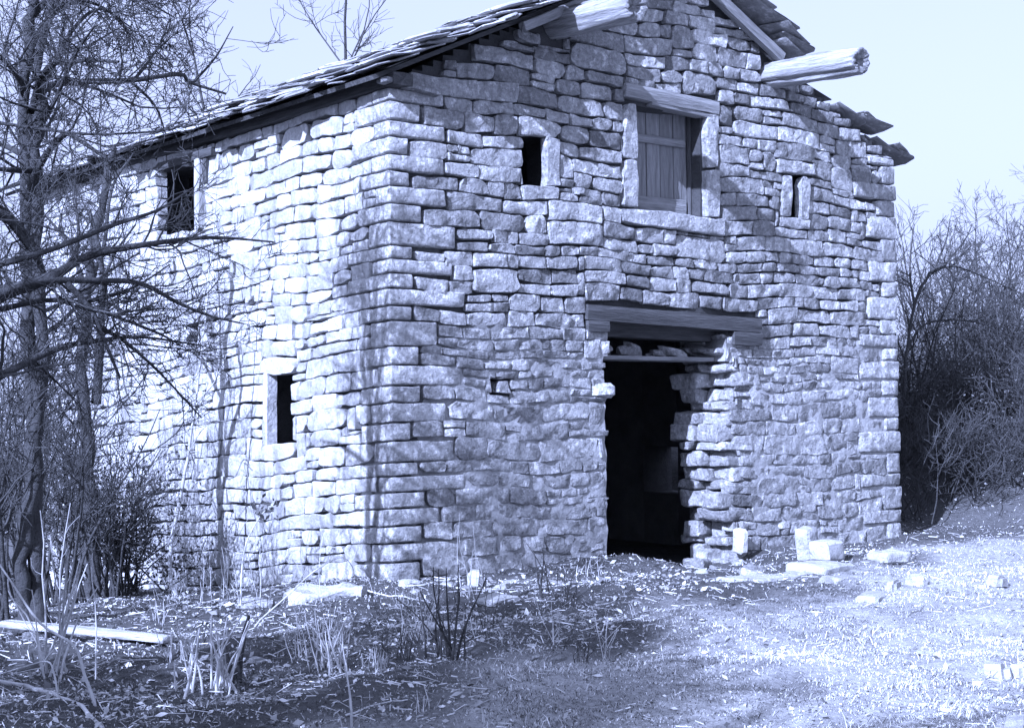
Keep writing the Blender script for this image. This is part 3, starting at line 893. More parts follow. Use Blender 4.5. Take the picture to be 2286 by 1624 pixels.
def px_tree(name, label, cat, base_px, trunk, r0, r1, limbs, seed, mat='bark', twmat='twig', dens=6, lr=(.35, .9), dens_tr=2.0, rmin=.0024, maxlev=2, up=.05, dep=None, group=None, tone=(.1, .9)):
    """tree whose trunk base stands on the ground under base_px; limbs share that distance"""
    r = np.random.default_rng(seed)
    b = on_ground(*base_px)
    if dep is None: dep = depth_of(b)
    root = thing(name, label, cat, group, loc=tuple(b))
    P = px_poly(trunk, dep)
    P[0] = np.array([P[0][0], P[0][1], min(P[0][2], float(gh(P[0][0], P[0][1])) - 0.05)])
    R = np.linspace(r0, r1, len(P)) * (1 + .10 * r.normal(size=len(P)))
    P[1:-1] += r.normal(0, r0 * .22, P[1:-1].shape)
    R[0] *= 1.25
    t = Tubes(); t.add(P, R, 10, .5); t.build('trunk', M[mat], root, origin=b)
    tw = Tubes()
    if dens_tr: sprout(tw, P, R, r, 1, dens_tr, (lr[0] * 1.3, lr[1] * 1.4), up, maxlev=maxlev, rmin=rmin, t0=.35, tone=tone)
    for (pts, a, c) in limbs:
        Q = px_poly(pts, dep, r, .06)
        RR = np.linspace(a, c, len(Q))
        t = Tubes(); t.add(Q, RR, 7, r.uniform(.2, .7)); t.build('branch', M[mat], root, origin=b)
        sprout(tw, Q, RR, r, 1, dens, lr, up, maxlev=maxlev, rmin=rmin, tone=tone)
    if tw.n: tw.build('twigs', M[twmat], root, kind='stuff', origin=b)
    return root, tw.n

tot = 0
# the pair of trunks at the left edge
o, n = px_tree('bare_tree', 'tall bare dark-trunked tree at left edge reaching over the roof', 'tree', (88, 1390),
    [(88, 1395), (80, 1200), (72, 1000), (66, 800), (62, 580), (58, 362), (54, 235), (62, 120), (72, 0), (80, -140), (95, -300)], .068, .028,
    [([(60, 330), (80, 210, -.2), (110, 150, -.4), (165, 137, -.6), (265, 138, -.9)], .030, .008),
     ([(70, 250), (105, 195, .2), (180, 183, .5), (290, 180, .8), (400, 166, 1.1), (425, 185, 1.2), (505, 210, 1.4)], .032, .009),
     ([(66, 420), (100, 350, -.3), (145, 300, -.5), (175, 312, -.7), (250, 362, -1.0)], .030, .010),
     ([(60, 350), (20, 330, .3), (-60, 300, .6)], .03, .01),
     ([(58, 200), (15, 140, -.3), (-40, 110, -.6)], .025, .008),
     ([(62, 120), (120, 30, .4), (200, 5, .8), (290, 60, 1.2)], .026, .006),
     ([(70, 40), (150, -40, .5), (260, -30, 1.0), (390, 40, 1.6)], .026, .006),
     ([(72, 0), (130, -110, -.4), (230, -160, -.8), (360, -110, -1.2)], .026, .006),
     ([(300, 178, .8), (350, 110, 1.0), (380, 40, 1.2)], .014, .005),
     ([(290, 180, .8), (345, 235, .9), (370, 300, 1.0)], .014, .005),
     ([(430, 185, 1.2), (480, 130, 1.4), (520, 60, 1.6)], .012, .004)],
    201, dens=7.2, lr=(.35, .95), maxlev=3, rmin=.003)
tot += n
o, n = px_tree('bare_tree', 'leaning bare tree with grey trunk second from the left edge', 'tree', (60, 1395),
    [(60, 1400), (50, 1250), (75, 1050), (92, 800), (84, 560), (80, 330), (98, 210), (88, 120), (110, 20), (140, -120)], .06, .022,
    [([(84, 560), (20, 480, -.5), (-60, 420, -.9)], .03, .01),
     ([(80, 380), (0, 378, -.3), (-80, 360, -.5)], .025, .01),
     ([(0, 275, -.6), (105, 290, -.6), (205, 300, -.7), (330, 295, -.8), (400, 285, -.9)], .012, .005),
     ([(82, 300), (120, 230, -.6), (170, 120, -1.0), (210, 60, -1.3)], .02, .006),
     ([(95, 200), (160, 70, .4), (230, 20, .8), (300, 90, 1.2)], .02, .006)],
    202, dens=7.2, lr=(.3, .9), maxlev=3, rmin=.003)
tot += n
o, n = px_tree('bare_tree', 'shorter bare tree with dark trunk close to the far end of the side wall', 'tree', (200, 1335),
    [(200, 1340), (195, 1100), (190, 935), (183, 800), (190, 640), (215, 520), (236, 400), (255, 330)], .085, .03,
    [([(190, 640), (230, 560, .2), (250, 420, .5), (300, 340, .7)], .028, .008),
     ([(215, 900), (225, 740, -.2), (228, 600, -.3), (200, 470, -.4)], .05, .015),
     ([(190, 640), (150, 540, .3), (90, 470, .6)], .026, .008)],
    203, dens=9, lr=(.3, .8), maxlev=3)
tot += n
# long low branches sweeping in from a tree outside the frame
o, n = px_tree('bare_tree', 'dark low boughs sweeping in from the left edge across the side wall', 'tree', (-190, 1560),
    [(-190, 1560), (-200, 1250), (-170, 950), (-130, 760), (-150, 500), (-130, 250), (-160, 0)], .13, .05,
    [([(-130, 745), (0, 660, .1), (74, 634, .2), (135, 607, .3), (200, 570, .4), (330, 545, .6), (470, 530, .8), (610, 540, 1.0)], .045, .005),
     ([(0, 655, .1), (77, 628, .2), (225, 626, .4), (315, 633, .6), (402, 678, .8), (476, 707, 1.0), (543, 722, 1.1)], .024, .004),
     ([(150, 632, .3), (200, 687, .3), (225, 742, .3), (267, 842, .3)], .018, .008),
     ([(205, 690, .3), (222, 729, .4), (273, 758, .5), (354, 829, .6), (450, 932, .7)], .018, .004),
     ([(200, 685, .3), (225, 694, .5), (350, 742, .7), (408, 774, .8)], .015, .004),
     ([(-120, 880, 0), (0, 838, .1), (122, 780, .3), (206, 761, .5), (315, 752, .7), (450, 771, .9)], .028, .004),
     ([(-140, 560), (-20, 470, .2), (60, 545, .4), (115, 640, .5)], .035, .012),
     ([(-140, 620), (0, 590, -.2), (120, 555, -.4), (260, 500, -.5), (350, 470, -.5), (430, 420, -.4)], .022, .004),
     ([(0, 690, .4), (100, 670, .5), (200, 672, .6), (300, 640, .7), (380, 590, .8)], .018, .004)],
    204, dens=9, lr=(.22, .65), maxlev=3, up=.02, rmin=.002)
tot += n
print('tree verts', tot)

# pale sapling in front of the side wall, with a hanging bine
px_tree('sapling', 'thin pale sapling rising in front of the sunlit side wall', 'sapling', (395, 1330),
    [(396, 1332), (380, 1290), (384, 1200), (405, 1100), (422, 1000), (436, 900), (450, 790), (464, 650), (478, 500), (484, 420)], .020, .005,
    [([(430, 940), (400, 915, -.1), (350, 915, -.2), (300, 905, -.3)], .006, .003),
     ([(435, 900), (480, 850, .1), (510, 780, .2)], .006, .002), ([(420, 1010), (460, 950, .2), (520, 935, .2)], .006, .002)],
    205, mat='paletwig', twmat='paletwig', dens=3, lr=(.15, .4), dens_tr=1.2, maxlev=1)
def bine(name, label, cat, pts, dep, r0, r1, seed, mat='paletwig'):
    P = px_poly(pts, dep)
    t = Tubes(); t.add(P, np.linspace(r0, r1, len(P)), 6, .8)
    o = t.build(name, M[mat], None); return tag(o, label, cat)
dsap = depth_of(on_ground(395, 1330))
bine('climber_stem', 'pale looping climber stem hanging beside the sapling', 'climber', [(250, 560), (262, 640), (268, 760), (278, 860), (300, 902), (345, 914), (395, 902), (432, 935)], dsap - .05, .009, .006, 1)
# faint shrub tops behind the roof
r_ = np.random.default_rng(5)
def free_tree(name, label, loc, h, seed, r0=.07, dens=6, lr=(.5, 1.2), maxlev=3, mat='bark', rmin=.003, n_stem=1, lean=.12, group=None, tone=(.1, .9), up=.07, cat='tree', limb=7):
    r = np.random.default_rng(seed)
    loc = np.array([loc[0], loc[1], float(gh(loc[0], loc[1])) - .04])
    root = thing(name, label, cat, group, loc=tuple(loc))
    tw = Tubes()
    for k in range(n_stem):
        d = np.array([r.normal(0, lean), r.normal(0, lean), 1.0])
        P = wig(np.array([r.normal(0, .12) * (n_stem > 1), r.normal(0, .12) * (n_stem > 1), 0.0]), d, h * r.uniform(.75, 1.05), 9, r, .09, .05)
        R = np.linspace(r0 * r.uniform(.7, 1), r0 * .22, len(P))
        t = Tubes(); t.add(P, R, 7, .5); t.build('trunk' if n_stem == 1 else 'stem', M[mat], root)
        for q in range(limb):
            i = r.integers(3, 9)
            a = r.uniform(0, 6.28)
            d = np.array([math.cos(a), math.sin(a), r.uniform(.4, 1.2)])
            Q = wig(P[i], d, h * r.uniform(.22, .42), 6, r, .16, .06)
            RR = np.linspace(R[i] * .6, .006, len(Q))
            tw.add(Q, RR, 5, .5)
            sprout(tw, Q, RR, r, 1, dens, lr, up, maxlev=maxlev, rmin=rmin, tone=tone)
    tw.build('twigs', M['twig'], root, kind='stuff')
    return root, tw.n
p = at_depth(690, 900, 34); free_tree('bare_tree', 'faint bare treetop showing behind the left roof slope', (p[0], p[1]), 9.6, 31, .10, 3.2, (.5, 1.2), 2, rmin=.006)
p = at_depth(610, 900, 36); free_tree('bare_tree', 'bare treetop behind the roof beside the tall left tree', (p[0], p[1]), 9.2, 32, .10, 3.0, (.5, 1.2), 2, rmin=.006)
# trees outside the frame on the left whose shade falls over the forecourt
free_tree('bare_tree', 'dense bare tree outside the left of the frame shading the foreground', (-9.4, -7.0), 6.2, 41, .16, 7, (.5, 1.2), 2, rmin=.006, limb=16)
free_tree('bare_tree', 'second dense bare tree outside the left of the frame', (-10.4, -8.4), 6.6, 42, .16, 7, (.5, 1.2), 2, rmin=.006, limb=16)
free_tree('bare_tree', 'third dense bare tree outside the left of the frame', (-11.8, -7.8), 7.0, 43, .16, 7, (.5, 1.2), 2, rmin=.006, limb=16)

# ------------------------------------------------------------------ right-hand thicket
R_ = random.Random(8)
def px_at(px, dep):
    q = at_depth(px, 930, dep); return (q[0], q[1])
spots = [(2050, 21.5, 2.7, 'bare many-stemmed shrub touching the right corner of the barn'), (2130, 23.0, 2.6, 'bare many-stemmed shrub just right of the barn corner shrub'),
         (2215, 22.5, 2.1, 'bare shrub in the middle of the right thicket'), (2275, 24.0, 2.2, 'bare shrub at the right edge of the frame'),
         (2340, 23.5, 2.3, 'bare shrub beyond the right edge of the frame'), (2090, 25.5, 2.8, 'taller bare shrub behind the barn corner'),
         (2180, 26.5, 2.4, 'taller bare shrub behind the middle of the right thicket'), (2260, 27.5, 2.5, 'bare shrub on the bank at far right')]
spots += [(2035, 19.6, 1.3, 'low bramble tangle at the foot of the right barn corner'), (2105, 20.0, 1.2, 'low bramble tangle right of the corner brambles'), (2185, 19.8, 1.0, 'low bramble tangle at the edge of the sunny grass'),
          (2260, 20.2, 1.1, 'low bramble tangle at the right frame edge'), (2150, 21.0, 1.7, 'knee-high brambles in the shade of the barn'), (2240, 21.4, 1.6, 'shaded brambles below the right thicket'), (2330, 20.6, 1.4, 'brambles just outside the right frame edge')]
for k, (px, dp, h, lab) in enumerate(spots):
    o, n = free_tree('bare_shrub', lab, px_at(px, dp), h, 60 + k, .025 if h > 2 else .010, 4.2 if h > 2 else 6, (.3, .8) if h > 2 else (.25, .6), 2, rmin=.004, n_stem=9 if h > 2 else 14, lean=.28 if h > 2 else .75, group='bare shrubs in the thicket', cat='shrub', limb=4, up=.09)
    tot += n
print('verts', tot)
# arching boughs over the thicket
q = px_at(2015, 20.8)
dp = depth_of((q[0], q[1], 1.0))
bb = np.array([q[0], q[1], float(gh(*q))])
px_tree('bare_tree', 'bare tree behind the barn corner with boughs arching to the right', 'tree', (2020, 1150),
    [(2010, 1160), (2016, 960), (2022, 800), (2040, 680), (2075, 610), (2110, 590)], .026, .016,
    [([(2050, 650), (2080, 610), (2130, 595, .3), (2200, 620, .6), (2290, 660, .9)], .018, .006), ([(2020, 790), (2060, 725, .2), (2140, 715, .5), (2210, 730, .8), (2290, 790, 1.0)], .016, .006),
     ([(2040, 680), (2030, 600, .3), (2040, 500, .5)], .02, .006), ([(2080, 610), (2110, 540, .2), (2120, 490, .3)], .016, .006), ([(2100, 600), (2150, 540, .3), (2170, 500, .3)], .014, .006)],
    88, dens=5, lr=(.3, .9), maxlev=2, rmin=.004, dep=20.8)
# far trees on the hill
for k, (px, dp, h, lab) in enumerate(((2120, 46, 2.6, 'small distant bare tree on the pale hillside'), (2190, 52, 3.6, 'distant bare tree half way along the hillside'), (2255, 50, 4.4, 'distant bare tree near the right edge on the hillside'),
                                      (2300, 60, 5.0, 'farthest bare tree on the hillside at the frame edge'), (2160, 60, 2.4, 'distant bare tree on the skyline above the thicket'))):
    free_tree('bare_tree', lab, px_at(px, dp), h, 90 + k, .05, 4.0, (.4, .9), 2, rmin=.008, limb=9, group='distant trees on the hillside')

# dark undergrowth: stuff
def leaf_cloud(name, label, cat, spots_, n, size, mat, seed, kind=None, parent=None):
    r = np.random.default_rng(seed)
    C = []
    for (cx, cy, cz, rx, ry, rz, wgt) in spots_:
        m = int(n * wgt)
        v = r.normal(0, .5, (m, 3)) * np.array([rx, ry, rz]) + np.array([cx, cy, cz]); C.append(v)
    C = np.concatenate(C)
    g_ = gh(C[:, 0], C[:, 1]); C[:, 2] = np.maximum(C[:, 2], g_ + .02)
    return quads(name, C, size, mat, r, label, cat, kind, parent)
def quads(name, C, size, mat, r, label=None, cat=None, kind=None, parent=None, flat=0.0):
    m = len(C)
    a = r.normal(0, 1, (m, 3)); a[:, 2] *= (1 - flat); a /= np.linalg.norm(a, axis=1)[:, None]
    b = r.normal(0, 1, (m, 3)); b[:, 2] *= (1 - flat); b -= a * (a * b).sum(1)[:, None]; b /= np.linalg.norm(b, axis=1)[:, None]
    s = (np.asarray(size) * r.uniform(.5, 1.4, m))[:, None]
    V = np.stack([C - a * s, C + b * s * .5 + np.array([0, 0, .1]) * s, C + a * s, C - b * s * .5], 1).reshape(-1, 3)
    F = np.arange(m * 4).reshape(m, 4)
    o = put(name, mesh_np(name, V, F, np.repeat(r.uniform(0, 1, m), 4), smooth=False), mat, parent, kind)
    if label: tag(o, label, cat, None, kind)
    return o
und = []
for k in range(26):
    px = R_.uniform(2030, 2420); dp = R_.uniform(20.4, 26)
    x, y = px_at(px, dp); und.append((x, y, float(gh(x, y)) + R_.uniform(.1, .9), .8, .8, R_.uniform(.3, .9), 1 / 26))
leaf_cloud('undergrowth', 'dark brambly undergrowth covering the bank beside the barn', 'undergrowth', und, 60000, .020, M['leaf'], 4, 'stuff')
# evergreen ivy bush against the lower side wall
ib = on_ground(235, 1325)
root = thing('ivy_bush', 'dark leafy bush against the shaded foot of the side wall', 'bush', loc=tuple(ib))
r = np.random.default_rng(14)
tw = Tubes()
for k in range(26):
    P = wig(np.array([r.normal(0, .25), r.normal(0, .25), -.03]), np.array([r.normal(0, .3), r.normal(0, .3), 1.]), r.uniform(.8, 1.7), 6, r, .15, .03)
    tw.add(P, np.linspace(.009, .003, len(P)), 4, .4); sprout(tw, P, np.linspace(.009, .003, len(P)), r, 1, 5, (.15, .4), maxlev=1, rmin=.002)
tw.build('stems', M['twig'], root)
C = []
for k in range(110):
    c = np.array([r.normal(0, .42), r.normal(0, .42), r.uniform(.05, 1.5) * r.uniform(.5, 1)])
    C.append(c + r.normal(0, .09, (60, 3)))
quads('foliage', np.concatenate(C), .020, M['leaf'], r, parent=root, kind='stuff')

# tangle along the left edge
for k, (px, py, h, lab) in enumerate(((30, 1330, 2.3, 'thicket of thin stems between the two left trunks'), (150, 1345, 2.0, 'thin-stemmed shrub in front of the far side wall'), (-60, 1380, 2.2, 'thin-stemmed shrub just outside the left edge'),
                                      (60, 1290, 2.6, 'bare shrub at the far end of the side wall'), (120, 1300, 1.7, 'low bare shrub between trunks and side wall'), (230, 1335, 1.5, 'bare shrub in front of the leafy bush'), (10, 1345, 3.2, 'tall thin-stemmed shrub at the left frame edge'), (170, 1310, 2.4, 'tall thin-stemmed shrub behind the weed clump'), (290, 1325, 1.0, 'knee-high bare shrub left of the sapling'))):
    q = on_ground(px, py)
    free_tree('bare_shrub', lab, (q[0], q[1]), h, 120 + k, .018, 7, (.2, .6), 2, rmin=.0028, n_stem=12, lean=.22, group='bare shrubs by the side wall', cat='shrub', limb=4)

for k, (x, y, h, lab) in enumerate(((-8.8, -6.3, 5.4, 'ivy-clad tree outside the left of the frame nearest the forecourt'), (-9.4, -5.2, 4.6, 'ivy-clad tree outside the left of the frame level with the barn front'),
                                   (-10.8, -7.4, 6.2, 'ivy-clad tree outside the left of the frame farthest from the barn'))):
    root, _n = free_tree('ivy_clad_tree', lab, (x, y), h, 140 + k, .14, 3, (.4, .9), 1, rmin=.006, limb=10, group='ivy-clad trees left of the frame')
    rq = np.random.default_rng(150 + k); C = []
    for q_ in range(75):
        zz = rq.uniform(.3, h); wdt = .95 * math.sin(math.pi * min(1, (zz + .6) / (h + .9))) + .15
        C.append(np.array([rq.normal(0, wdt * .55), rq.normal(0, wdt * .55), zz]) + rq.normal(0, .15, (55, 3)))
    quads('foliage', np.concatenate(C), .06, M['leaf'], rq, parent=root, kind='stuff')

# ------------------------------------------------------------------ blocks and stones on the ground
def ground_stone(name, label, cat, px, py, sx, sy, sz, seed, yaw=0., sink=.03, mat='pale', tilt=(0, 0), tone=.6, rnd=.025, amp=.028, group=None, lift=0.):
    p = on_ground(px, py)
    V, F = rough_box(sx, sy, sz, seed, rnd=rnd, amp=amp, skew=.10)
    b = MB(); b.add(V, F, tone); o = b.build(name, M[mat], None)
    o.location = (p[0], p[1], float(gh(p[0], p[1])) - sink - .02 + lift); o.rotation_euler = (tilt[0], tilt[1], yaw)
    return tag(o, label, cat, group)
GS = 'loose stones in front of the barn'
ground_stone('stone_block', 'pale stone block leaning upright against the front wall', 'block', 1803, 1240, .20, .16, .32, 1, .25, .03, tilt=(0, -.12), rnd=.02, amp=.012)
ground_stone('stone_block', 'squared pale block in front of the leaning block', 'block', 1845, 1256, .30, .24, .20, 2, .12, -.04, rnd=.03, amp=.012)
ground_stone('stone_slab', 'flat pale slab under the squared block', 'slab', 1838, 1268, .55, .40, .10, 3, .1, .03)
ground_stone('stone_block', 'low pale block by the right corner of the barn', 'block', 1982, 1250, .34, .26, .13, 4, -.15, .02, rnd=.03)
ground_stone('stone_slab', 'long flat pale slab in the grass before the doorway', 'slab', 1705, 1290, .95, .34, .07, 5, -.05, .03)
ground_stone('stone_slab', 'small flat pale slab right of the long slab', 'slab', 1868, 1290, .34, .24, .07, 6, .1, .03)
ground_stone('stone', 'pale oblong stone lowest of the stones below the blocks', 'stone', 1945, 1335, .46, .20, .09, 7, .5, .03)
ground_stone('stone', 'small rounded pale stone above the oblong stone', 'stone', 1992, 1312, .16, .13, .10, 8, .3, .02, rnd=.06)
ground_stone('stone', 'rounded pale stone at right beyond the oblong stone', 'stone', 2040, 1300, .24, .16, .11, 9, .7, .02, rnd=.06)
ground_stone('stone', 'pale stone near the right edge at mid height of the grass', 'stone', 2222, 1305, .20, .16, .12, 10, .2, .02, rnd=.06)
ground_stone('boulder', 'larger pale boulder at lower right', 'boulder', 2222, 1500, .22, .18, .10, 11, .4, .02, rnd=.07)
ground_stone('boulder', 'round pale stone beside the boulder at the right edge', 'boulder', 2268, 1505, .15, .13, .10, 12, .1, .02, rnd=.06)
ground_stone('boulder', 'pale half-buried boulder in the bottom right corner', 'boulder', 2262, 1625, .24, .20, .10, 13, .5, .02, rnd=.08)
ground_stone('boulder', 'broad pale boulder at the foot of the barn corner', 'boulder', 735, 1335, .60, .34, .13, 14, -.5, .04, rnd=.03, amp=.06, tone=.8)
ground_stone('stone_slab', 'tilted slab with dark underside left of the boulder', 'slab', 560, 1350, .26, .20, .045, 15, -.4, -.01, tilt=(.12, .10))
ground_stone('stone_slab', 'tilted slab below the front wall right of the corner', 'slab', 1110, 1342, .32, .22, .05, 16, .2, -.01, tilt=(.15, -.08))
ground_stone('stone_slab', 'flat pale slab lying in the dark grass below the corner', 'slab', 940, 1400, .36, .22, .06, 17, .2, .02)
ground_stone('stone', 'white stone by the twiggy stump', 'stone', 572, 1478, .14, .09, .07, 18, .4, .02, rnd=.05)
ground_stone('stone', 'grey angular stone in the middle of the dark grass', 'stone', 1243, 1470, .11, .08, .06, 19, .1, .015, mat='stone')
ground_stone('stone', 'pale stone in the bottom middle grass', 'stone', 1056, 1592, .07, .05, .05, 20, .2, .012)
ground_stone('stone', 'white stone in the lower grass left of middle', 'stone', 955, 1562, .08, .06, .045, 21, .6, .012)
ground_stone('stone', 'pale stone at the foot of the front wall', 'stone', 1062, 1305, .16, .14, .16, 22, .6, .02, rnd=.05)
ground_stone('stone', 'small white stone before the doorway', 'stone', 1482, 1310, .16, .12, .05, 23, .1, .02, rnd=.05)
ground_stone('stone', 'grey stone at the doorway foot', 'stone', 1560, 1262, .34, .26, .14, 24, .3, .03, mat='stone')
ground_stone('stone', 'flat grey stone inside the right side of the doorway', 'stone', 1590, 1240, .40, .3, .14, 25, -.2, .03, mat='stone')
rs = random.Random(3)
for k in range(22):                                  # rubble fallen from the jamb and the wall foot
    px, py = (rs.uniform(1560, 1700), rs.uniform(1248, 1285)) if k < 14 else (rs.uniform(900, 1330), rs.uniform(1300, 1335))
    sz_ = rs.uniform(.05, .15)
    ground_stone('rubble_stone', 'small loose rubble stone fallen at the right side of the doorway' if k < 14 else 'small loose rubble stone at the foot of the front wall', 'stone', px, py, sz_ * 1.4, sz_, sz_ * .6, 400 + k, rs.uniform(0, 3), .015,
                 mat='stone' if k % 3 else 'pale', tilt=(rs.uniform(-.3, .3), rs.uniform(-.3, .3)), tone=rs.random(), rnd=.02, amp=.02, group='rubble by the doorway' if k < 14 else 'rubble along the front wall')
# plank on the ground
a, b2 = on_ground(8, 1420), on_ground(378, 1442)
pl = timber('plank', (a[0], a[1], a[2] + .09), (b2[0], b2[1], b2[2] + .05), .15, .045, M['log'], None, 81, tone=1.3)
tag(pl, 'pale weathered plank lying in the grass at lower left', 'plank')
V, F = rough_box(.18, .14, .08, 82, rnd=.03); b = MB(); b.add(V, F, .3); o = b.build('stone', M['stone'], None)
o.location = (a[0] + .15, a[1] - .2, float(gh(a[0] + .15, a[1] - .2)) - .02); tag(o, 'stone propping the left end of the plank', 'stone')

# ------------------------------------------------------------------ dead shrubs, stalks and fallen sticks
def stump(name, label, px, py, n, h, spread, seed, mat='paletwig', rad=.008, twig=5, cat='dead shrub', group='cut shrub stumps', tone=(.2, 1.)):
    p = on_ground(px, py); r = np.random.default_rng(seed)
    root = thing(name, label, cat, group, loc=(p[0], p[1], float(gh(p[0], p[1]))))
    tw = Tubes()
    for k in range(n):
        hh = h * r.uniform(.35, 1.0)
        P = wig(np.array([r.normal(0, spread), r.normal(0, spread), -.03]), np.array([r.normal(0, .16), r.normal(0, .16), 1.]), hh, 5, r, .10, .0)
        R = np.linspace(rad * r.uniform(.6, 1.5), rad * .45, len(P))
        big = Tubes(); big.add(P, R, 5, r.uniform(*tone)); big.build('stem', M[mat], root)
        sprout(tw, P, R, r, 1, twig, (.05, .22), .02, maxlev=1, rmin=.0016, tone=tone)
    tw.build('twigs', M[mat], root, kind='stuff')
    return root
stump('dead_shrub', 'ragged shrub stump with peeling pale stems at lower left', 485, 1540, 22, .50, .075, 1, rad=.009)
stump('dead_shrub', 'dark broken stem on the right side of the ragged stump', 528, 1525, 3, .52, .012, 2, mat='bark', rad=.022, twig=3)
stump('dead_shrub', 'bundle of short pale stems below the boulder', 735, 1490, 24, .42, .05, 3, rad=.006)
stump('dead_shrub', 'low tuft of pale stems right of the bundle', 850, 1492, 18, .16, .05, 4, rad=.005)
stump('dead_shrub', 'dark thin-stemmed shrub before the front wall near the corner', 1005, 1470, 14, .68, .06, 5, mat='bark', rad=.007, twig=7)
stump('dead_shrub', 'tall pale-stemmed weed clump at left behind the plank', 140, 1500, 13, 1.05, .07, 6, rad=.007, twig=5)
stump('dead_shrub', 'dry stalks against the front wall left of the doorway', 1215, 1325, 5, .55, .10, 7, mat='bark', rad=.007, twig=3)
stump('dead_shrub', 'pale dry stalks against the front wall near the corner', 1050, 1325, 6, .75, .12, 8, rad=.004, twig=4)
stump('dead_shrub', 'pale dry stalks at the foot of the side wall', 640, 1330, 9, .6, .25, 9, rad=.004, twig=5)
stump('dead_shrub', 'dry twigs around the sapling foot', 470, 1335, 9, .5, .25, 10, rad=.004, twig=6)
stump('dead_shrub', 'pale stalks in the grass at bottom middle', 950, 1590, 7, .20, .04, 11, rad=.004, twig=2)
stump('dead_shrub', 'single pale stalk at the bottom edge of the grass', 1082, 1615, 2, .18, .008, 12, rad=.005, twig=1)
stump('dead_shrub', 'dry stalk in the grass before the doorway', 1425, 1375, 3, .14, .012, 13, rad=.004, twig=1)
stump('dead_shrub', 'dry stalks at the left side of the doorway', 1330, 1290, 8, .3, .12, 14, rad=.003, twig=4)
wr_ = random.Random(17)
for k in range(26):
    px, py = wr_.uniform(330, 1350), wr_.uniform(1330, 1480)
    stump('dry_weed', 'small dry weed tuft in the litter before the barn', px, py, wr_.randint(4, 8), wr_.uniform(.15, .48), .03, 300 + k, mat='paletwig' if k % 3 else 'bark', rad=.0032, twig=9, cat='weed', group='dry weed tufts in the litter')
def stick(label, pts, rad, lift, seed, mat='paletwig', twig=3, name='fallen_branch', cat='branch'):
    P = []
    for i, q in enumerate(pts):
        g_ = on_ground(q[0], q[1])
        P.append((g_[0], g_[1], float(gh(g_[0], g_[1])) + rad * .5 + (lift[i] if lift else 0)))
    P = smooth_poly(P); r = np.random.default_rng(seed)
    P[1:-1] += r.normal(0, rad * .35, P[1:-1].shape)
    t = Tubes(); R = np.linspace(rad, rad * .6, len(P)); t.add(P, R, 6, .85)
    if twig: sprout(t, P, R, r, 1, twig, (.06, .25), .0, maxlev=1, rmin=.002, tone=(.5, 1))
    # ends of sprouted tubes share the sides count only where equal: build separately
    o = t.build(name, M[mat], None); return tag(o, label, cat)
def stick_up(label, p0px, pts, rad, seed, mat='paletwig', twig=3, name='dry_stalk', cat='stalk', leaf=0):
    b_ = on_ground(*p0px); dep = depth_of(b_)
    P = px_poly([p0px] + pts, dep); P[0][2] -= .03; r = np.random.default_rng(seed)
    root = thing(name, label, cat, loc=tuple(b_))
    t = Tubes(); R = np.linspace(rad, rad * .4, len(P)); t.add(P, R, 6, .7); t.build('stem', M[mat], root, origin=b_)
    if twig:
        t = Tubes(); sprout(t, P, R, r, 1, twig, (.05, .25), .02, maxlev=1, rmin=.0018, tone=(.3, 1)); t.build('twigs', M[mat], root, kind='stuff', origin=b_)
    if leaf:
        quads('dead_leaves', P[-1] - b_ + r.normal(0, .05, (leaf, 3)), .03, M['leaf'], r, parent=root, kind='stuff')
stick('thick pale fallen branch curving out of the bottom left corner', [(-20, 1522), (60, 1535), (120, 1552), (180, 1582), (230, 1630)], .016, None, 1)
stick_up('thin pale arching stalk at the left edge', (130, 1552), [(120, 1500), (105, 1475), (50, 1488), (-10, 1506)], .006, 2, twig=1)
stick_up('pale bent cane leaning at lower left', (215, 1575), [(190, 1510), (165, 1440), (90, 1390), (20, 1290), (-20, 1230)], .010, 3, twig=2)
stick_up('slender weed with a withered seed head before the side wall', (537, 1355), [(540, 1270), (550, 1210), (575, 1160), (592, 1138)], .009, 4, twig=4, leaf=26)
stick_up('thin weed stalk with withered leaves left of the seed head', (490, 1350), [(495, 1300), (520, 1230), (545, 1170), (580, 1130)], .005, 5, twig=6, leaf=14)
stick_up('bramble cane arching over the boulder', (560, 1400), [(640, 1330), (700, 1275), (760, 1243), (785, 1262), (792, 1290)], .006, 6, twig=2)
stick_up('upright pale twig at the bottom edge', (785, 1622), [(783, 1570), (778, 1530), (771, 1490)], .008, 7, twig=3)
stick('pale stick lying by the upright twig', [(735, 1610), (790, 1592), (845, 1572), (910, 1562)], .007, None, 8)
stick('thin pale twig lying in the dark grass', [(1225, 1440), (1245, 1432), (1270, 1420)], .004, None, 9, twig=0)
stick('curved pale twig on the sunny grass', [(1465, 1440), (1490, 1420), (1505, 1385)], .005, None, 10, twig=0)
stick('dry stick lying along the foot of the front wall', [(1000, 1322), (1080, 1318), (1200, 1312), (1300, 1300)], .007, None, 11, twig=6)
stick('long dry stick at the foot of the corner', [(800, 1312), (860, 1330), (900, 1332), (960, 1345)], .008, None, 12, twig=4)
stick('pale stick in the lower dark grass', [(850, 1495), (920, 1500), (980, 1505)], .004, None, 13, twig=1)

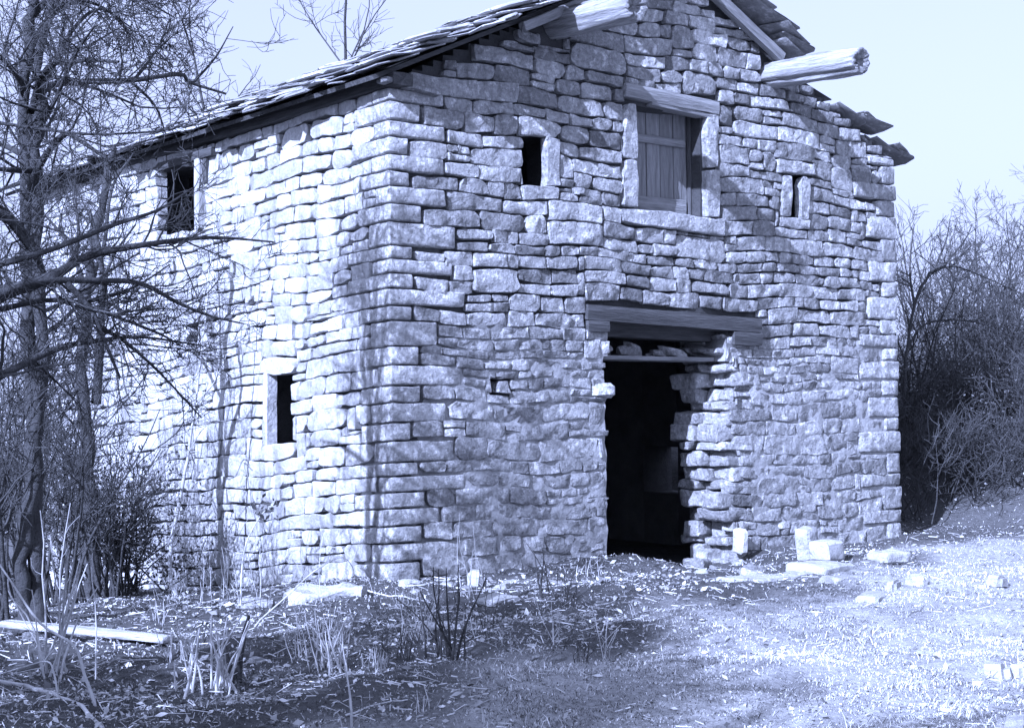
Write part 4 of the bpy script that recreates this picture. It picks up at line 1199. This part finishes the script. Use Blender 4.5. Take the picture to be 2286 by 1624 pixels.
# ------------------------------------------------------------------ grass and litter
r = np.random.default_rng(99)
def scatter(n, x0, x1, y0, y1, dens):
    X = r.uniform(x0, x1, n); Y = r.uniform(y0, y1, n)
    keep = r.uniform(0, 1, n) < dens(X, Y)
    X, Y = X[keep], Y[keep]
    keep = ~((X > -.02) & (X < 7.15) & (Y > -.03) & (Y < 9) & ~((X > 2.7) & (X < 4.2) & (Y < .35)))
    return X[keep], Y[keep]
def patch(X, Y):
    return .5 + .25 * np.sin(X * 1.3 + Y * .8 + 1.2 * np.sin(Y * 1.9)) + .25 * np.sin(X * 3.1 - Y * 2.3 + 1.5 * np.sin(X * 2.2))
def camfall(X, Y):
    d = np.hypot(X - CAM[0], Y - CAM[1]); return np.clip((9.0 / np.maximum(d, 5)) ** 1.5, 0, 1)
X, Y = scatter(1000000, -7.4, 12.0, -8.6, 2.0, lambda X, Y: camfall(X, Y) * (.25 + .75 * patch(X * 1.7, Y * 1.7)) * (.30 + .70 * lit_turf(X, Y)))
n = len(X)
Z = gh(X, Y)
hgt = r.gamma(2.2, .0042, n) * (0.3 + 1.5 * patch(X * 2.1, Y * 2.1) ** 2) + .004
tall = r.uniform(0, 1, n) < .018; hgt[tall] += r.uniform(.015, .05, tall.sum())
az = r.uniform(0, 2 * math.pi, n); lean = r.uniform(.4, 2.6, n)
dx, dy = np.cos(az), np.sin(az)
wd = r.uniform(.0014, .0036, n)
B0 = np.stack([X - dy * wd, Y + dx * wd, Z - .006], -1); B1 = np.stack([X + dy * wd, Y - dx * wd, Z - .006], -1)
mx, my, mz = X + dx * lean * hgt * .45, Y + dy * lean * hgt * .45, Z + hgt * .65
M0 = np.stack([mx - dy * wd * .8, my + dx * wd * .8, mz], -1); M1 = np.stack([mx + dy * wd * .8, my - dx * wd * .8, mz], -1)
T0 = np.stack([X + dx * lean * hgt * 1.2, Y + dy * lean * hgt * 1.2, Z + hgt * r.uniform(.4, 1.05, n)], -1)
V = np.stack([B0, B1, M1, M0, T0], 1).reshape(-1, 3)
I = np.arange(n)[:, None] * 5
F4 = np.concatenate([np.concatenate([I, I + 1, I + 2, I + 3], 1)])
F3 = np.concatenate([I + 3, I + 2, I + 4, I + 4], 1)[:, :3]
Ft = np.concatenate([np.concatenate([I, I + 1, I + 2], 1), np.concatenate([I, I + 2, I + 3], 1), F3])
tone = np.clip(r.normal(.42, .24, n) + .65 * (patch(X * .9 + 3, Y * .6) - .5), -.1, 1.2) - .22 * (1 - lit_turf(X, Y))  # last term darkens blades in the shaded zone, shade painted as tone
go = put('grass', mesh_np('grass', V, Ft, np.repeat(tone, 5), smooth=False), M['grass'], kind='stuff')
tag(go, 'short dry winter grass covering the ground before the barn', 'grass', kind='stuff')
print('grass blades', n)
X, Y = scatter(300000, -7.6, 10.5, -8.6, 4.0, lambda X, Y: camfall(X, Y) * (.15 + .85 * patch(X * 1.3 + 5, Y * 1.3)) * (1.0 - .8 * lit_turf(X, Y)))
C = np.stack([X, Y, gh(X, Y) + r.uniform(.002, .022, len(X))], -1)
quads('leaf_litter', C, .0085 * r.gamma(2.0, .5, len(X)) + .003, M['litter'], r, 'dead leaves scattered over the bare earth', 'leaf litter', 'stuff', flat=.55)
# straw, bark chips and broken twigs
X, Y = scatter(34000, -7.4, 10, -8.4, 3.0, lambda X, Y: camfall(X, Y) * (.3 + .7 * patch(X * 1.1, Y * 1.6)) * (1.0 - .75 * lit_turf(X, Y)))
m_ = len(X); az = r.uniform(0, 6.28, m_); ln = r.gamma(2.2, .022, m_) + .015; wd_ = r.uniform(.0012, .0034, m_)
dxy = np.stack([np.cos(az), np.sin(az)], -1)
p0 = np.stack([X, Y], -1) - dxy * ln[:, None] / 2; p1 = p0 + dxy * ln[:, None]
z0 = gh(p0[:, 0], p0[:, 1]) + r.uniform(.002, .02, m_); z1 = gh(p1[:, 0], p1[:, 1]) + r.uniform(.002, .035, m_)
side_ = np.stack([-dxy[:, 1], dxy[:, 0]], -1) * wd_[:, None]
V = np.stack([np.c_[p0 - side_, z0], np.c_[p1 - side_, z1], np.c_[p1 + side_, z1], np.c_[p0 + side_, z0], np.c_[p0, z0 + wd_ * 1.8], np.c_[p1, z1 + wd_ * 1.8]], 1).reshape(-1, 3)
I = np.arange(m_)[:, None] * 6
Fq = np.concatenate([np.concatenate([I, I + 1, I + 5, I + 4], 1), np.concatenate([I + 4, I + 5, I + 2, I + 3], 1), np.concatenate([I + 3, I + 2, I + 1, I], 1)])
to = put('broken_twigs', mesh_np('broken_twigs', V, Fq, np.repeat(r.uniform(0, 1.2, m_), 6), smooth=False), M['litter'], kind='stuff')
tag(to, 'straw and broken twigs strewn over the ground', 'twigs', kind='stuff')
